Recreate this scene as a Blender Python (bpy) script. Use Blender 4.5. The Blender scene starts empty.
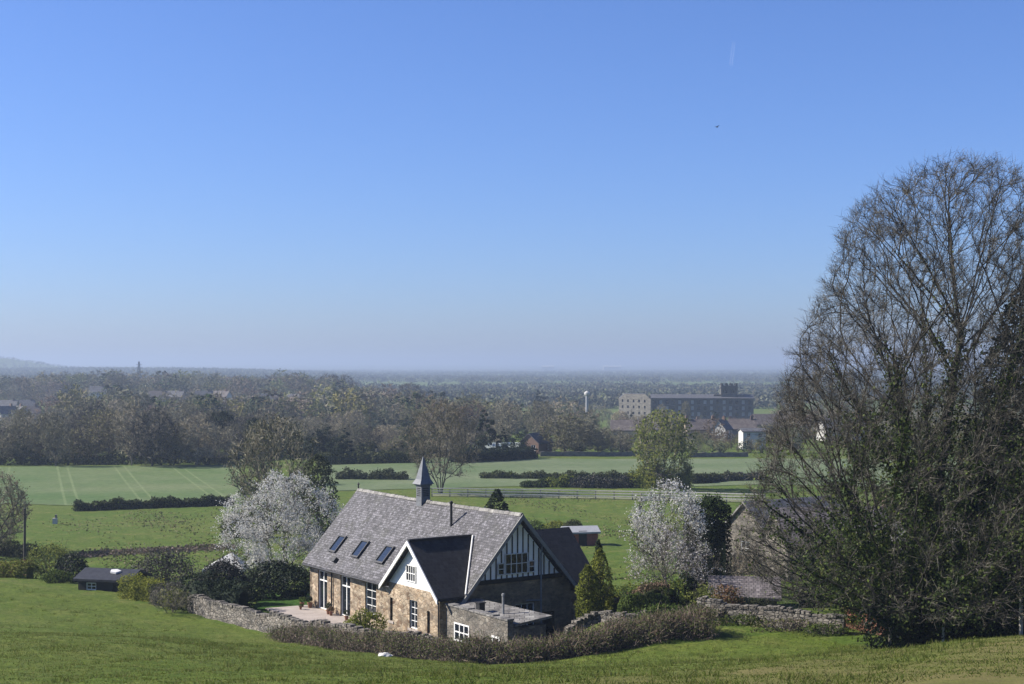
import bpy, bmesh, math, random
import numpy as np
from mathutils import Vector
sc = bpy.context.scene
COL = sc.collection
F, CX, HY, HC = 1422.0, 512.0, 365.0, 18.0          # focal length in pixels, image centre, horizon row, eye height
def W(px, py, d): return ((px-CX)/F*d, d, HC-(py-HY)/F*d)
def sm(a, b, x): t = np.clip((x-a)/(b-a), 0, 1); return t*t*(3-2*t)

# ------------------------------------------------------------------ terrain
CTRL = [(512,684,42),(250,684,45),(0,684,48),(-200,684,52),(760,684,38),(1024,684,34),(1250,684,30),
 (1024,636,64),(1180,628,62),(900,650,72),(800,642,80),(700,647,79),(600,658,77),(500,665,77),(400,657,81),(300,642,90),
 (230,627,98),(150,606,107),(100,597,111),(40,584,117),(-20,580,119),(-150,572,122),(512,672,60),(250,660,66),(0,636,72),(800,660,55),(-200,650,70),
 (60,570,138),(-60,566,140),(100,560,145),(150,530,178),(30,540,165),(-100,530,180),(150,505,220),(0,505,220),(-200,500,230),
 (250,470,292),(80,470,292),(-80,470,292),(-300,470,295),(420,480,262),(420,462,300),(600,459,325),(600,470,288),(600,494,236),(750,494,236),
 (900,494,236),(1100,494,240),(600,540,163),(600,570,130),(700,545,158),(700,580,122),(740,562,132),(850,560,132),(1000,545,138),(1150,545,140),(750,460,325),(900,460,330),(1100,460,330)]
cp = [W(*c) for c in CTRL]
cp += [(0,0,16.3),(40,0,19),(-40,0,14),(0,20,12.6),(-30,20,11),(30,20,15),(80,20,22),(-80,30,6),(100,60,13),(-100,80,2.5),(90,100,3),(-90,110,0)]
cp += [(-16,106,0),(-14,100,0),(-8,98,.0),(-4,86,.5),(3.5,90,.8),(2,84,.9),(8,96,.2),(-2,100,0),(-8,115,-.3),(3,105,0),(-20,112,-.2),(-26,116,-.4),(-33,122,-.6),
       W(588,619,87.2),W(612,616,88),W(633,616,85.6),(8.5,92,2.0),(12,90,2.1),(18,92,2.1),(14,100,1.2),(22,100,1.3),(10,107,.1),(30,95,1.6),(33,84,2.8)]
cp = np.array(cp)
def _phi(r2): return np.where(r2 > 1e-9, r2*np.log(r2+1e-9), 0.0)
SC = 50.0
_xy = cp[:, :2]/SC; _n = len(cp)
_A = np.zeros((_n+3, _n+3)); _d2 = ((_xy[:,None]-_xy[None])**2).sum(-1)
_A[:_n,:_n] = _phi(_d2) + np.eye(_n)*0.004; _A[:_n,_n]=1; _A[:_n,_n+1:]=_xy; _A[_n,:_n]=1; _A[_n+1:,:_n]=_xy.T
_w = np.linalg.solve(_A, np.concatenate([cp[:,2],[0,0,0]]))
def near_z(x, y):
    q = np.stack([x,y],-1)/SC
    d2 = ((q[:,None]-_xy[None])**2).sum(-1)
    return _phi(d2)@_w[:_n] + _w[_n] + q@_w[_n+1:]
def far_z(x, y):
    r = np.hypot(x, y); a = x/np.maximum(y, 60)
    z = -3.6 - 8.0*sm(350, 800, r)
    left = sm(-0.06, -0.22, a)
    z = z + left*(7.5*sm(500, 1300, r) + 8*sm(2200, 3600, r)*(.75+.25*np.sin(x*.0021+y*.0013)) - 12*sm(4200, 7000, r))
    hill = np.exp(-(((x+1475)/95)**2 + ((y-4000)/500)**2))*36 + np.exp(-(((x+1040)/300)**2 + ((y-3700)/500)**2))*3
    z = z + hill + 26*sm(8000, 14500, r) + 1.2*np.sin(x*.004+1.3)*np.sin(y*.003)*sm(900, 2500, r)
    return z
def tz(x, y):
    x = np.atleast_1d(np.asarray(x, float)); y = np.atleast_1d(np.asarray(y, float))
    r = np.hypot(x, y); k = sm(290, 420, r)
    zn = np.zeros_like(x); m = k < 1
    if m.any():
        for c in np.array_split(np.nonzero(m)[0], max(1, m.sum()//20000)): zn[c] = near_z(x[c], y[c])
        zn = np.clip(zn, -6, 30)
    u = 0.10*np.sin(x*.9+y*.35)*np.sin(y*.7-x*.2) + .05*np.sin(x*2.1-y*1.3) + .03*np.sin(x*3.3+y*4.1)
    return zn*(1-k) + far_z(x, y)*k + u*(1-sm(150, 300, r))*.6
def gz(x, y): return float(tz(x, y)[0])
def G(px, d): x = (px-CX)/F*d; return (x, d, gz(x, d))
def ground(px, py, y0=30, y1=2500):                    # where the ray through a pixel of the photograph meets the ground
    ys = np.geomspace(y0, y1, 900); z = tz((px-CX)/F*ys, ys); rz = HC-(py-HY)/F*ys
    i = np.nonzero(rz <= z)[0]; d = ys[i[0]] if len(i) else y1
    return G(px, float(d))

# ------------------------------------------------------------------ materials
def newmat(name):
    m = bpy.data.materials.new(name); m.use_nodes = True; nt = m.node_tree; nt.nodes.clear()
    return m, nt, nt.nodes.new('ShaderNodeOutputMaterial')
def nd(nt, t, **kw):
    n = nt.nodes.new('ShaderNode'+t)
    for k, v in kw.items(): setattr(n, k, v)
    return n
def ramp(nt, fac, stops, interp='LINEAR'):
    r = nd(nt, 'ValToRGB'); cr = r.color_ramp; cr.interpolation = interp
    while len(cr.elements) < len(stops): cr.elements.new(.5)
    for e, (p, c) in zip(cr.elements, stops): e.position = p; e.color = (*c, 1)
    nt.links.new(fac, r.inputs['Fac']); return r.outputs['Color']
def mixc(nt, a, b, fac, mode='MIX'):
    m = nd(nt, 'Mix', data_type='RGBA', blend_type=mode)
    for s, v in ((m.inputs[0], fac), (m.inputs[6], a), (m.inputs[7], b)):
        if isinstance(v, (int, float)): s.default_value = v
        elif isinstance(v, tuple): s.default_value = (*v, 1)
        else: nt.links.new(v, s)
    return m.outputs[2]
def noise(nt, vec, scale, detail=4, rough=.55, out='Fac'):
    n = nd(nt, 'TexNoise'); n.inputs['Scale'].default_value = scale; n.inputs['Detail'].default_value = detail; n.inputs['Roughness'].default_value = rough
    if vec is not None: nt.links.new(vec, n.inputs['Vector'])
    return n.outputs[out]
def coords(nt, out='Object', scale=None):
    t = nd(nt, 'TexCoord')
    if not scale: return t.outputs[out]
    m = nd(nt, 'Mapping'); m.inputs['Scale'].default_value = scale; nt.links.new(t.outputs[out], m.inputs['Vector']); return m.outputs[0]
AL = .62                                             # scales base colours down under the raised exposure, to deepen the shade
def surf(nt, out, col, rough=.9, bump=None, bstr=.5, bdist=.02, metal=0, spec=.3, al=None):
    al = al or AL
    b = nd(nt, 'BsdfPrincipled'); col = mul(col, al) if isinstance(col, tuple) else mixc(nt, col, (al,)*3, 1, 'MULTIPLY')
    if isinstance(col, tuple): b.inputs['Base Color'].default_value = (*col, 1)
    else: nt.links.new(col, b.inputs['Base Color'])
    b.inputs['Roughness'].default_value = rough; b.inputs['Metallic'].default_value = metal; b.inputs['Specular IOR Level'].default_value = spec
    if bump is not None:
        bm = nd(nt, 'Bump'); bm.inputs['Strength'].default_value = bstr; bm.inputs['Distance'].default_value = bdist
        nt.links.new(bump, bm.inputs['Height']); nt.links.new(bm.outputs[0], b.inputs['Normal'])
    nt.links.new(b.outputs[0], out.inputs['Surface']); return b
def mul(c, k): return tuple(min(1, v*k) for v in c)
def plain(name, col, rough=.8, metal=0, var=.25, scale=6, spec=.3, al=None):
    m, nt, o = newmat(name); f = noise(nt, coords(nt), scale, 5)
    surf(nt, o, ramp(nt, f, [(.3, mul(col, 1-var)), (.7, mul(col, 1+var))]), rough, f, .3, .01, metal, spec, al); return m
def leaf(name, cols, trans=.25, objvar=.3):
    """foliage: every leaf-sized face takes its own tone, every plant a slightly different one"""
    m, nt, o = newmat(name)
    g = nd(nt, 'NewGeometry'); n = len(cols)
    c = ramp(nt, g.outputs['Random Per Island'], [(i/max(1, n-1), c) for i, c in enumerate(cols)])
    if objvar:
        oi = nd(nt, 'ObjectInfo'); mr = nd(nt, 'MapRange'); mr.inputs['To Min'].default_value = 1-objvar; mr.inputs['To Max'].default_value = 1+objvar
        nt.links.new(oi.outputs['Random'], mr.inputs['Value'])
        hs = nd(nt, 'HueSaturation'); nt.links.new(c, hs.inputs['Color']); nt.links.new(mr.outputs[0], hs.inputs['Value'])
        mh = nd(nt, 'MapRange'); mh.inputs['To Min'].default_value = .5+objvar*.05; mh.inputs['To Max'].default_value = .5-objvar*.05
        nt.links.new(oi.outputs['Random'], mh.inputs['Value']); nt.links.new(mh.outputs[0], hs.inputs['Hue'])
        c = hs.outputs[0]
    b = surf(nt, o, c, .75, spec=.12)
    if trans:
        t = nd(nt, 'BsdfTranslucent'); nt.links.new(mixc(nt, c, (AL,)*3, 1, 'MULTIPLY'), t.inputs['Color'])
        mx = nd(nt, 'MixShader'); mx.inputs[0].default_value = trans
        nt.links.new(b.outputs[0], mx.inputs[1]); nt.links.new(t.outputs[0], mx.inputs[2]); nt.links.new(mx.outputs[0], o.inputs['Surface'])
    return m
def tinted(name):
    """colour of each distant tree, stored per tree"""
    m, nt, o = newmat(name); a = nd(nt, 'Attribute', attribute_name='tint')
    surf(nt, o, a.outputs['Color'], .9, spec=.05); return m
def stone(name, cols, mortar, scale=4.5, mw=.08, bstr=.8):
    m, nt, o = newmat(name); uv = coords(nt, 'UV', (1, 1.7, 1))
    w = noise(nt, uv, 2.2, 3, out='Color'); vm = nd(nt, 'VectorMath', operation='MULTIPLY_ADD'); vm.inputs[1].default_value = (.12,.12,0)
    nt.links.new(w, vm.inputs[0]); nt.links.new(uv, vm.inputs[2])
    v = nd(nt, 'TexVoronoi'); v.inputs['Scale'].default_value = scale; nt.links.new(vm.outputs[0], v.inputs['Vector'])
    e = nd(nt, 'TexVoronoi', feature='DISTANCE_TO_EDGE'); e.inputs['Scale'].default_value = scale; nt.links.new(vm.outputs[0], e.inputs['Vector'])
    s = nd(nt, 'SeparateColor'); nt.links.new(v.outputs['Color'], s.inputs[0])
    c = ramp(nt, s.outputs[0], [(i/(len(cols)-1), k) for i, k in enumerate(cols)])
    c = mixc(nt, c, ramp(nt, noise(nt, uv, .8, 5), [(.35, (.55,.55,.55)), (.65, (1.25,1.2,1.15))]), 1, 'MULTIPLY')
    em = nd(nt, 'MapRange'); em.inputs['From Max'].default_value = mw; nt.links.new(e.outputs['Distance'], em.inputs['Value'])
    c = mixc(nt, mortar, c, em.outputs[0])
    surf(nt, o, c, .92, em.outputs[0], bstr, .04); return m
def slate(name, cols, row=.24, wid=.3, lichen=None, lk=.5, bstr=.7):
    m, nt, o = newmat(name); uv = coords(nt, 'UV')
    b = nd(nt, 'TexBrick'); b.inputs['Scale'].default_value = 1; b.inputs['Brick Width'].default_value = wid; b.inputs['Row Height'].default_value = row
    b.inputs['Mortar Size'].default_value = .014; b.inputs['Color1'].default_value = (1,1,1,1); b.inputs['Color2'].default_value = (0,0,0,1); b.inputs['Mortar'].default_value = (.35,.35,.35,1)
    nt.links.new(uv, b.inputs['Vector'])
    g = nd(nt, 'RGBToBW'); nt.links.new(b.outputs['Color'], g.inputs[0])
    c = ramp(nt, g.outputs[0], [(0, cols[0]), (.5, cols[1]), (1, cols[2])])
    c = mixc(nt, c, ramp(nt, noise(nt, uv, 1.6, 6, .7), [(.3, (.6,.6,.6)), (.7, (1.35,1.35,1.35))]), 1, 'MULTIPLY')
    if lichen: c = mixc(nt, c, lichen, ramp(nt, noise(nt, uv, 4.6, 8, .85), [(.5, (0,0,0)), (.6, (lk,lk,lk))]))
    if lichen: c = mixc(nt, c, (.055,.06,.03), ramp(nt, noise(nt, uv, .55, 7, .8), [(.52, (0,0,0)), (.68, (.6,.6,.6))])); c = mixc(nt, c, ramp(nt, noise(nt, coords(nt, 'UV', (1.4,.12,1)), 1.3, 4, .6), [(.35, (.78,.76,.76)), (.65, (1.2,1.2,1.2))]), 1, 'MULTIPLY')
    c = mixc(nt, c, (.02,.02,.022), b.outputs['Fac'])
    inv = nd(nt, 'Math', operation='SUBTRACT'); inv.inputs[0].default_value = 1; nt.links.new(b.outputs['Fac'], inv.inputs[1])
    surf(nt, o, c, .7, inv.outputs[0], bstr, .03, spec=.35); return m
def glass(name, col=(.015,.02,.028)):
    m, nt, o = newmat(name); surf(nt, o, col, .06, spec=.6); return m
def grass(name, base, alt, dry, big=.05, drymask=None, dk=.5):
    m, nt, o = newmat(name); p = coords(nt)
    f1 = noise(nt, p, big, 6, .6); f2 = noise(nt, p, .45, 6, .65); f3 = noise(nt, p, 4.5, 6, .78); f4 = noise(nt, p, 1.4, 4, .7)
    c = mixc(nt, base, alt, ramp(nt, f1, [(.38, (0,0,0)), (.6, (1,1,1))]))
    c = mixc(nt, c, dry, ramp(nt, f2, [(.48, (0,0,0)), (.72, (dk,dk,dk))]))
    c = mixc(nt, c, ramp(nt, f3, [(.32, (.42,.48,.36)), (.68, (1.55,1.5,1.5))]), .9, 'MULTIPLY')
    c = mixc(nt, c, ramp(nt, f4, [(.35, (.75,.8,.7)), (.65, (1.25,1.2,1.2))]), .9, 'MULTIPLY')
    if drymask: c = mixc(nt, c, (.24,.20,.085), drymask(nt, p, f2))
    surf(nt, o, c, .95, f3, 1, .12, spec=.1); return m

M = {}
M['wallstone'] = stone('house_stone', [(.20,.13,.085),(.50,.40,.28),(.64,.54,.41),(.37,.27,.18),(.60,.49,.36),(.27,.21,.16)], (.40,.33,.24), 3.1, .07)
M['drystone'] = stone('dry_stone', [(.13,.125,.115),(.30,.28,.25),(.22,.20,.17),(.40,.38,.34),(.17,.15,.12)], (.03,.028,.025), 3.4, .12)
M['greystone'] = stone('grey_stone', [(.12,.115,.105),(.27,.25,.22),(.2,.18,.155),(.33,.31,.27),(.16,.145,.12)], (.16,.15,.13), 3.2, .08)
M['darkstone'] = stone('shaded_gable_stone', [(.24,.19,.12),(.40,.32,.21),(.30,.24,.16),(.46,.37,.25)], (.28,.23,.17), 4.5, .07)  # darker copy of the house stone, gable shade put into its colour
M['brick'] = stone('red_brick', [(.22,.08,.05),(.30,.12,.075),(.26,.1,.06),(.33,.17,.12)], (.25,.2,.16), 6, .08)
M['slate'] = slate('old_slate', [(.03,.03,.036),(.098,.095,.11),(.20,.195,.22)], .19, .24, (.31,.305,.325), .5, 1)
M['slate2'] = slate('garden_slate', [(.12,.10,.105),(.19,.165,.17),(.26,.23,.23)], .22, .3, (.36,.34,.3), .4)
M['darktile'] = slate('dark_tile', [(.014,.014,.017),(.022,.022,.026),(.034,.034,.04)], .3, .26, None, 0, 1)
M['stoneslate'] = slate('stone_slate', [(.15,.145,.14),(.24,.23,.22),(.33,.32,.30)], .45, .6, (.4,.39,.36), .5)
M['felt'] = plain('black_felt', (.035,.037,.045), .55, 0, .4, 3)
M['farroof'] = slate('brown_roof', [(.12,.10,.093),(.155,.13,.12),(.2,.17,.155)], .5, .6, None, 0, .3)
M['fargrey'] = slate('grey_roof', [(.08,.08,.09),(.12,.12,.13),(.16,.16,.17)], .5, .6, None, 0, .3)
M['render'] = plain('white_render', (.80,.79,.76), .85, 0, .08, 2, al=.85)
M['whitepaint'] = plain('white_paint', (.80,.80,.78), .5, 0, .04, 4, al=.8)
M['timberpanel'] = plain('pale_panel', (.88,.90,.91), .8, 0, .06, 2, al=1)
M['blacktimber'] = plain('black_timber', (.018,.018,.017), .6, 0, .3, 8)
M['barge'] = plain('grey_barge', (.30,.30,.29), .6, 0, .15, 5)
M['lead'] = plain('lead_sheet', (.20,.21,.23), .5, .0, .2, 5)
M['pipe'] = plain('dark_pipe', (.03,.03,.032), .5, 0, .2, 9)
M['pipegrey'] = plain('grey_pipe', (.3,.31,.32), .5, 0, .2, 9)
M['glass'] = glass('window_glass'); M['skyglass'] = glass('skylight_glass', (.03,.04,.06))
M['flag'] = plain('flagstone', (.46,.40,.36), .85, 0, .15, 1.5)
M['terracotta'] = plain('terracotta', (.30,.14,.08), .8, 0, .2, 8)
M['wood'] = plain('weathered_wood', (.30,.27,.23), .85, 0, .25, 7)
M['palewood'] = plain('pale_rail', (.66,.63,.56), .85, 0, .2, 5)
M['railsun'] = plain('rail_sunlight', (.19,.20,.11), .95, 0, .2, .6)  # pale tone painted in for sunlight on the fence rails
M['pole'] = plain('pole_wood', (.10,.085,.07), .85, 0, .2, 6)
M['redwood'] = plain('red_boards', (.36,.11,.075), .7, 0, .25, 5)
M['tin'] = plain('tin_and_pane_glint', (.42,.43,.45), .5, 0, .12, 3)
M['canvas'] = plain('white_canvas', (.8,.8,.8), .7, 0, .04, 2)
M['rock'] = plain('white_rock', (.75,.74,.7), .9, 0, .1, 6)
M['bark'] = plain('bark', (.06,.055,.047), .95, 0, .4, 5)
M['barkpale'] = plain('pale_bark', (.19,.17,.145), .95, 0, .35, 5)
M['twig'] = leaf('big_tree_twigs', [(.04,.036,.030),(.08,.073,.060),(.135,.122,.10),(.31,.29,.24)], 0, 0)
M['twigfar'] = leaf('woodland_twigs', [(.15,.132,.085),(.32,.29,.195),(.55,.51,.36)], 0, .5)
M['twigbuff'] = leaf('buff_twigs', [(.16,.14,.10),(.28,.25,.18),(.40,.36,.28)], 0, .15)
M['bud'] = leaf('pink_buds', [(.18,.15,.09),(.30,.22,.16),(.22,.24,.10)], .2, .1)
M['ivy'] = leaf('ivy_leaves', [(.012,.024,.008),(.035,.06,.015),(.07,.11,.025),(.15,.18,.05)], .25, .15)
M['yew'] = leaf('dark_evergreen', [(.008,.018,.009),(.018,.034,.014),(.035,.055,.02)], .12, .2)
M['conifer'] = leaf('golden_conifer', [(.06,.085,.014),(.19,.22,.032),(.38,.40,.065)], .35, .1)
M['bushgreen'] = leaf('bush_green', [(.03,.055,.012),(.08,.125,.025),(.16,.22,.045)], .4, .25)
M['bushyellow'] = leaf('bush_yellow', [(.08,.10,.015),(.23,.26,.035),(.38,.40,.075)], .45, .15)
M['springgreen'] = leaf('spring_green', [(.07,.09,.02),(.18,.22,.05),(.36,.39,.10)], .45, .2)
M['bushbrown'] = leaf('bramble', [(.11,.075,.06),(.22,.16,.13),(.12,.13,.05),(.34,.27,.235),(.09,.11,.035)], .2, .1)
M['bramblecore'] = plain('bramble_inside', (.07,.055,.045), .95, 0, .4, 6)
M['bramblecane'] = leaf('bramble_canes', [(.13,.085,.065),(.26,.185,.145),(.42,.33,.275),(.18,.17,.09)], 0, 0)
M['budhaze'] = leaf('opening_buds', [(.14,.14,.06),(.22,.22,.09),(.28,.26,.13)], .3, .2)
M['beech'] = leaf('beech_hedge', [(.15,.085,.055),(.26,.17,.12),(.34,.25,.19)], .15, .05)
M['elder'] = leaf('grey_shrub', [(.045,.045,.038),(.10,.095,.085),(.19,.18,.165)], .15, .15)
M['hedgedark'] = leaf('field_hedge', [(.03,.042,.016),(.065,.08,.03),(.13,.14,.06)], .25, .25)
M['blossom'] = leaf('white_blossom', [(.52,.50,.46),(.84,.83,.79),(.94,.93,.90),(.72,.71,.66)], .4, 0)
M['blossompink'] = leaf('pinkish_blossom', [(.40,.37,.36),(.66,.61,.61),(.80,.77,.76),(.24,.24,.17)], .4, 0)
M['redshrub'] = leaf('copper_shrub', [(.14,.07,.04),(.25,.14,.07),(.14,.15,.04)], .2, .1)
M['tinted'] = tinted('wood_colours')
M['tuft'] = leaf('grass_blades', [(.08,.125,.018),(.115,.16,.024),(.16,.19,.036),(.27,.255,.10)], .4, 0)
M['tussock'] = leaf('tussock_grass', [(.07,.11,.03),(.12,.15,.045),(.22,.20,.10),(.27,.24,.14)], .3, 0)
M['mill'] = plain('shaded_mill_stone', (.12,.115,.105), .9, 0, .25, .25)  # darkened mill stone, the shade on its front put into the colour
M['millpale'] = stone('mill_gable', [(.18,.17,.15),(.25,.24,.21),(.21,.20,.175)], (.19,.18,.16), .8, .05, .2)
M['farwhite'] = plain('far_white', (.68,.67,.64), .8, 0, .08, .5)
M['farbuff'] = plain('far_buff', (.42,.34,.26), .85, 0, .15, .6)
M['farbrick'] = plain('far_brick', (.24,.16,.125), .85, 0, .15, .6)
M['polytunnel'] = plain('tunnel_sheet', (.60,.66,.58), .5, 0, .06, .4)
M['steel'] = plain('galv_steel', (.30,.31,.33), .5, .3, .1, 2)
M['bird'] = plain('bird_feather', (.03,.03,.035), .8)
def hill_dry(nt, p, f2):
    s = nd(nt, 'SeparateXYZ'); nt.links.new(p, s.inputs[0])
    a = nd(nt, 'Math', operation='MULTIPLY_ADD'); a.inputs[1].default_value = -1.35; a.inputs[2].default_value = 54   # edge of the dry bank: y < 54 - 1.35... along x
    nt.links.new(s.outputs[0], a.inputs[0])
    b = nd(nt, 'Math', operation='ADD'); nt.links.new(a.outputs[0], b.inputs[0]); nt.links.new(s.outputs[1], b.inputs[1])
    n = noise(nt, p, .12, 5, .6); n2 = nd(nt, 'Math', operation='MULTIPLY_ADD'); n2.inputs[1].default_value = -60; n2.inputs[2].default_value = 30; nt.links.new(n, n2.inputs[0])
    c = nd(nt, 'Math', operation='ADD'); nt.links.new(b.outputs[0], c.inputs[0]); nt.links.new(n2.outputs[0], c.inputs[1])
    mr = nd(nt, 'MapRange'); mr.inputs['From Min'].default_value = 102; mr.inputs['From Max'].default_value = 84; mr.inputs['To Max'].default_value = .75; nt.links.new(c.outputs[0], mr.inputs['Value'])
    k = nd(nt, 'Math', operation='MULTIPLY'); nt.links.new(mr.outputs[0], k.inputs[0]); nt.links.new(ramp(nt, f2, [(.3, (.35,)*3), (.6, (1,)*3)]), k.inputs[1])
    return k.outputs[0]
M['hill'] = grass('pasture_grass', (.107,.160,.021), (.13,.175,.031), (.22,.225,.07), .09, hill_dry, .5)
M['meadow'] = grass('meadow_grass', (.09,.15,.022), (.12,.165,.032), (.23,.215,.08), .03, None, .65)
M['lawn'] = grass('garden_lawn', (.05,.12,.018), (.06,.13,.02), (.08,.13,.03), .1)
def crop(name, a, b, ang, gap):
    m, nt, o = newmat(name); p = coords(nt)
    f1 = noise(nt, p, .035, 7, .7); f2 = noise(nt, p, .9, 6, .75)
    c = mixc(nt, a, b, ramp(nt, f1, [(.35, (0,)*3), (.65, (1,)*3)]))
    mp = nd(nt, 'Mapping'); mp.inputs['Rotation'].default_value = (0, 0, ang); nt.links.new(p, mp.inputs[0])
    s = nd(nt, 'SeparateXYZ'); nt.links.new(mp.outputs[0], s.inputs[0])
    md = nd(nt, 'Math', operation='PINGPONG'); md.inputs[1].default_value = gap/2; nt.links.new(s.outputs[0], md.inputs[0])
    sb = nd(nt, 'Math', operation='SUBTRACT'); sb.inputs[1].default_value = gap*.5-1.0; nt.links.new(md.outputs[0], sb.inputs[0])
    ab = nd(nt, 'Math', operation='ABSOLUTE'); nt.links.new(sb.outputs[0], ab.inputs[0])
    c = mixc(nt, c, mul(b, 1.4), ramp(nt, ab.outputs[0], [(.12, (.42,)*3), (.3, (0,)*3)]))     # tramlines left by the tractor
    c = mixc(nt, c, ramp(nt, f2, [(.3, (.74,.76,.74)), (.7, (1.26,1.24,1.26))]), 1, 'MULTIPLY')
    surf(nt, o, c, .9, f2, .6, .1, spec=.1); return m
M['crop'] = crop('young_crop', (.095,.16,.05), (.175,.215,.10), math.radians(-18.6), 11.5)
M['crop2'] = crop('young_crop_pale', (.115,.17,.07), (.195,.23,.13), math.radians(75), 24)

# ------------------------------------------------------------------ object helpers
LOC = {}
def tag(o, label=None, cat=None, group=None, kind=None):
    for k, v in (('label', label), ('category', cat), ('group', group), ('kind', kind)):
        if v: o[k] = v
    return o
def empty(name, loc, label, cat, group=None):
    o = bpy.data.objects.new(name, None); o.empty_display_size = .3; COL.objects.link(o); o.location = loc; LOC[o.name] = np.array(loc, float)
    return tag(o, label, cat, group)
def link(name, me, parent=None, loc=None):
    o = bpy.data.objects.new(name, me); COL.objects.link(o)
    if parent is not None: o.parent = parent; LOC[o.name] = LOC[parent.name]
    elif loc is not None: o.location = loc
    return o
class MB:
    """collects solid shapes in world space; build() links them as ONE mesh object with UVs in metres"""
    def __init__(s): s.v = []; s.f = []
    def add(s, vs, fs): n = len(s.v); s.v += [tuple(map(float, p)) for p in vs]; s.f += [tuple(i+n for i in f) for f in fs]; return s
    def hexa(s, p): return s.add(p, [(0,3,2,1),(4,5,6,7),(0,1,5,4),(1,2,6,5),(2,3,7,6),(3,0,4,7)])
    def fbox(s, fn, a0, a1, z0, z1, o0, o1):
        return s.hexa([fn(a0,z0,o0),fn(a1,z0,o0),fn(a1,z0,o1),fn(a0,z0,o1),fn(a0,z1,o0),fn(a1,z1,o0),fn(a1,z1,o1),fn(a0,z1,o1)])
    def prism(s, A, B):
        n = len(A); return s.add(list(A)+list(B), [tuple(range(n))[::-1], tuple(range(n, 2*n))] + [(i, (i+1) % n, n+(i+1) % n, n+i) for i in range(n)])
    def box(s, c, d, yaw=0):
        ca, sa = math.cos(yaw), math.sin(yaw)
        fn = lambda x, z, y: (c[0]+x*ca-y*sa, c[1]+x*sa+y*ca, c[2]+z)
        return s.fbox(fn, -d[0]/2, d[0]/2, 0, d[2], -d[1]/2, d[1]/2)
    def tube(s, p, q, r0, r1=None, n=8):
        r1 = r0 if r1 is None else r1; p, q = Vector(p), Vector(q); d = (q-p).normalized()
        a = d.orthogonal().normalized(); b = d.cross(a)
        R = [[c+(a*math.cos(t)+b*math.sin(t))*r for t in [2*math.pi*i/n for i in range(n)]] for c, r in ((p, r0), (q, max(r1, 1e-3)))]
        return s.prism(R[0], R[1])
    def lathe(s, c, prof, n=12):
        vs = [(c[0]+r*math.cos(2*math.pi*i/n), c[1]+r*math.sin(2*math.pi*i/n), c[2]+z) for r, z in prof for i in range(n)]
        fs = [(k*n+i, k*n+(i+1) % n, (k+1)*n+(i+1) % n, (k+1)*n+i) for k in range(len(prof)-1) for i in range(n)]
        fs += [tuple(range(n))[::-1], tuple(range((len(prof)-1)*n, len(prof)*n))]
        return s.add(vs, fs)
    def build(s, name, mat, parent=None, loc=None, smooth=False, bevel=0):
        off = LOC[parent.name] if parent is not None else np.array(loc if loc is not None else (0,0,0), float)
        me = bpy.data.meshes.new(name); me.from_pydata([tuple(np.array(p)-off) for p in s.v], [], s.f)
        bm = bmesh.new(); bm.from_mesh(me); bmesh.ops.recalc_face_normals(bm, faces=bm.faces)
        if bevel: bmesh.ops.bevel(bm, geom=list(bm.edges), offset=bevel, segments=1, affect='EDGES')
        uv = bm.loops.layers.uv.new('UVMap')
        for f in bm.faces:
            n = f.normal; t = Vector((-n.y, n.x, 0)) if abs(n.z) < .98 else Vector((1, 0, 0)); t.normalize(); b = n.cross(t); f.smooth = smooth
            for l in f.loops: l[uv].uv = (l.vert.co.dot(t), l.vert.co.dot(b))
        bm.to_mesh(me); bm.free(); me.materials.append(mat)
        return link(name, me, parent, None if loc is None else loc)
class NP:
    """collects quads as arrays, for plants"""
    def __init__(s): s.v = []; s.q = []; s.m = []; s.t = []; s.n = 0
    def add(s, v, q, m=0, tint=None):
        if len(v) == 0: return s
        s.v.append(v); s.q.append(q+s.n); s.m.append(np.full(len(q), m, np.int32)); s.n += len(v)
        if tint is not None: s.t.append(tint)
        return s
    def mesh(s, name, mats):
        v = np.concatenate(s.v).astype(np.float32); q = np.concatenate(s.q).astype(np.int32); m = np.concatenate(s.m)
        me = bpy.data.meshes.new(name); me.vertices.add(len(v)); me.vertices.foreach_set('co', v.ravel())
        me.loops.add(q.size); me.loops.foreach_set('vertex_index', q.ravel())
        me.polygons.add(len(q)); me.polygons.foreach_set('loop_start', np.arange(0, q.size, 4, dtype=np.int32)); me.polygons.foreach_set('loop_total', np.full(len(q), 4, np.int32))
        me.polygons.foreach_set('material_index', m)
        for mm in mats: me.materials.append(mm)
        if s.t:
            t = np.concatenate(s.t).astype(np.float32); a = me.color_attributes.new('tint', 'FLOAT_COLOR', 'POINT')
            a.data.foreach_set('color', np.concatenate([t, np.ones((len(t), 1), np.float32)], 1).ravel())
        me.update(calc_edges=True); return me
    def build(s, name, mats, parent=None, loc=None):
        return link(name, s.mesh(name, mats if isinstance(mats, list) else [mats]), parent, loc)
def nrm(a): return a/np.maximum(np.linalg.norm(a, axis=-1, keepdims=True), 1e-9)
def cloud(P, size, rng, N=None, k=.8):
    """leaf-sized faces at points P, turned at random (towards N when given)"""
    n = len(P); d = rng.normal(size=(n, 3))
    if N is not None: d = nrm(d)*k + N
    d = nrm(d); a = nrm(np.cross(d, rng.normal(size=(n, 3)))); b = np.cross(d, a)
    s = (size*rng.uniform(.55, 1.35, n))[:, None]; a = a*s*.5; b = b*s*.5*rng.uniform(.5, 1, (n, 1))
    v = np.stack([P-a, P-b*.9, P+a, P+b*.9], 1).reshape(-1, 3)
    return v, np.arange(4*n).reshape(-1, 4)
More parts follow.
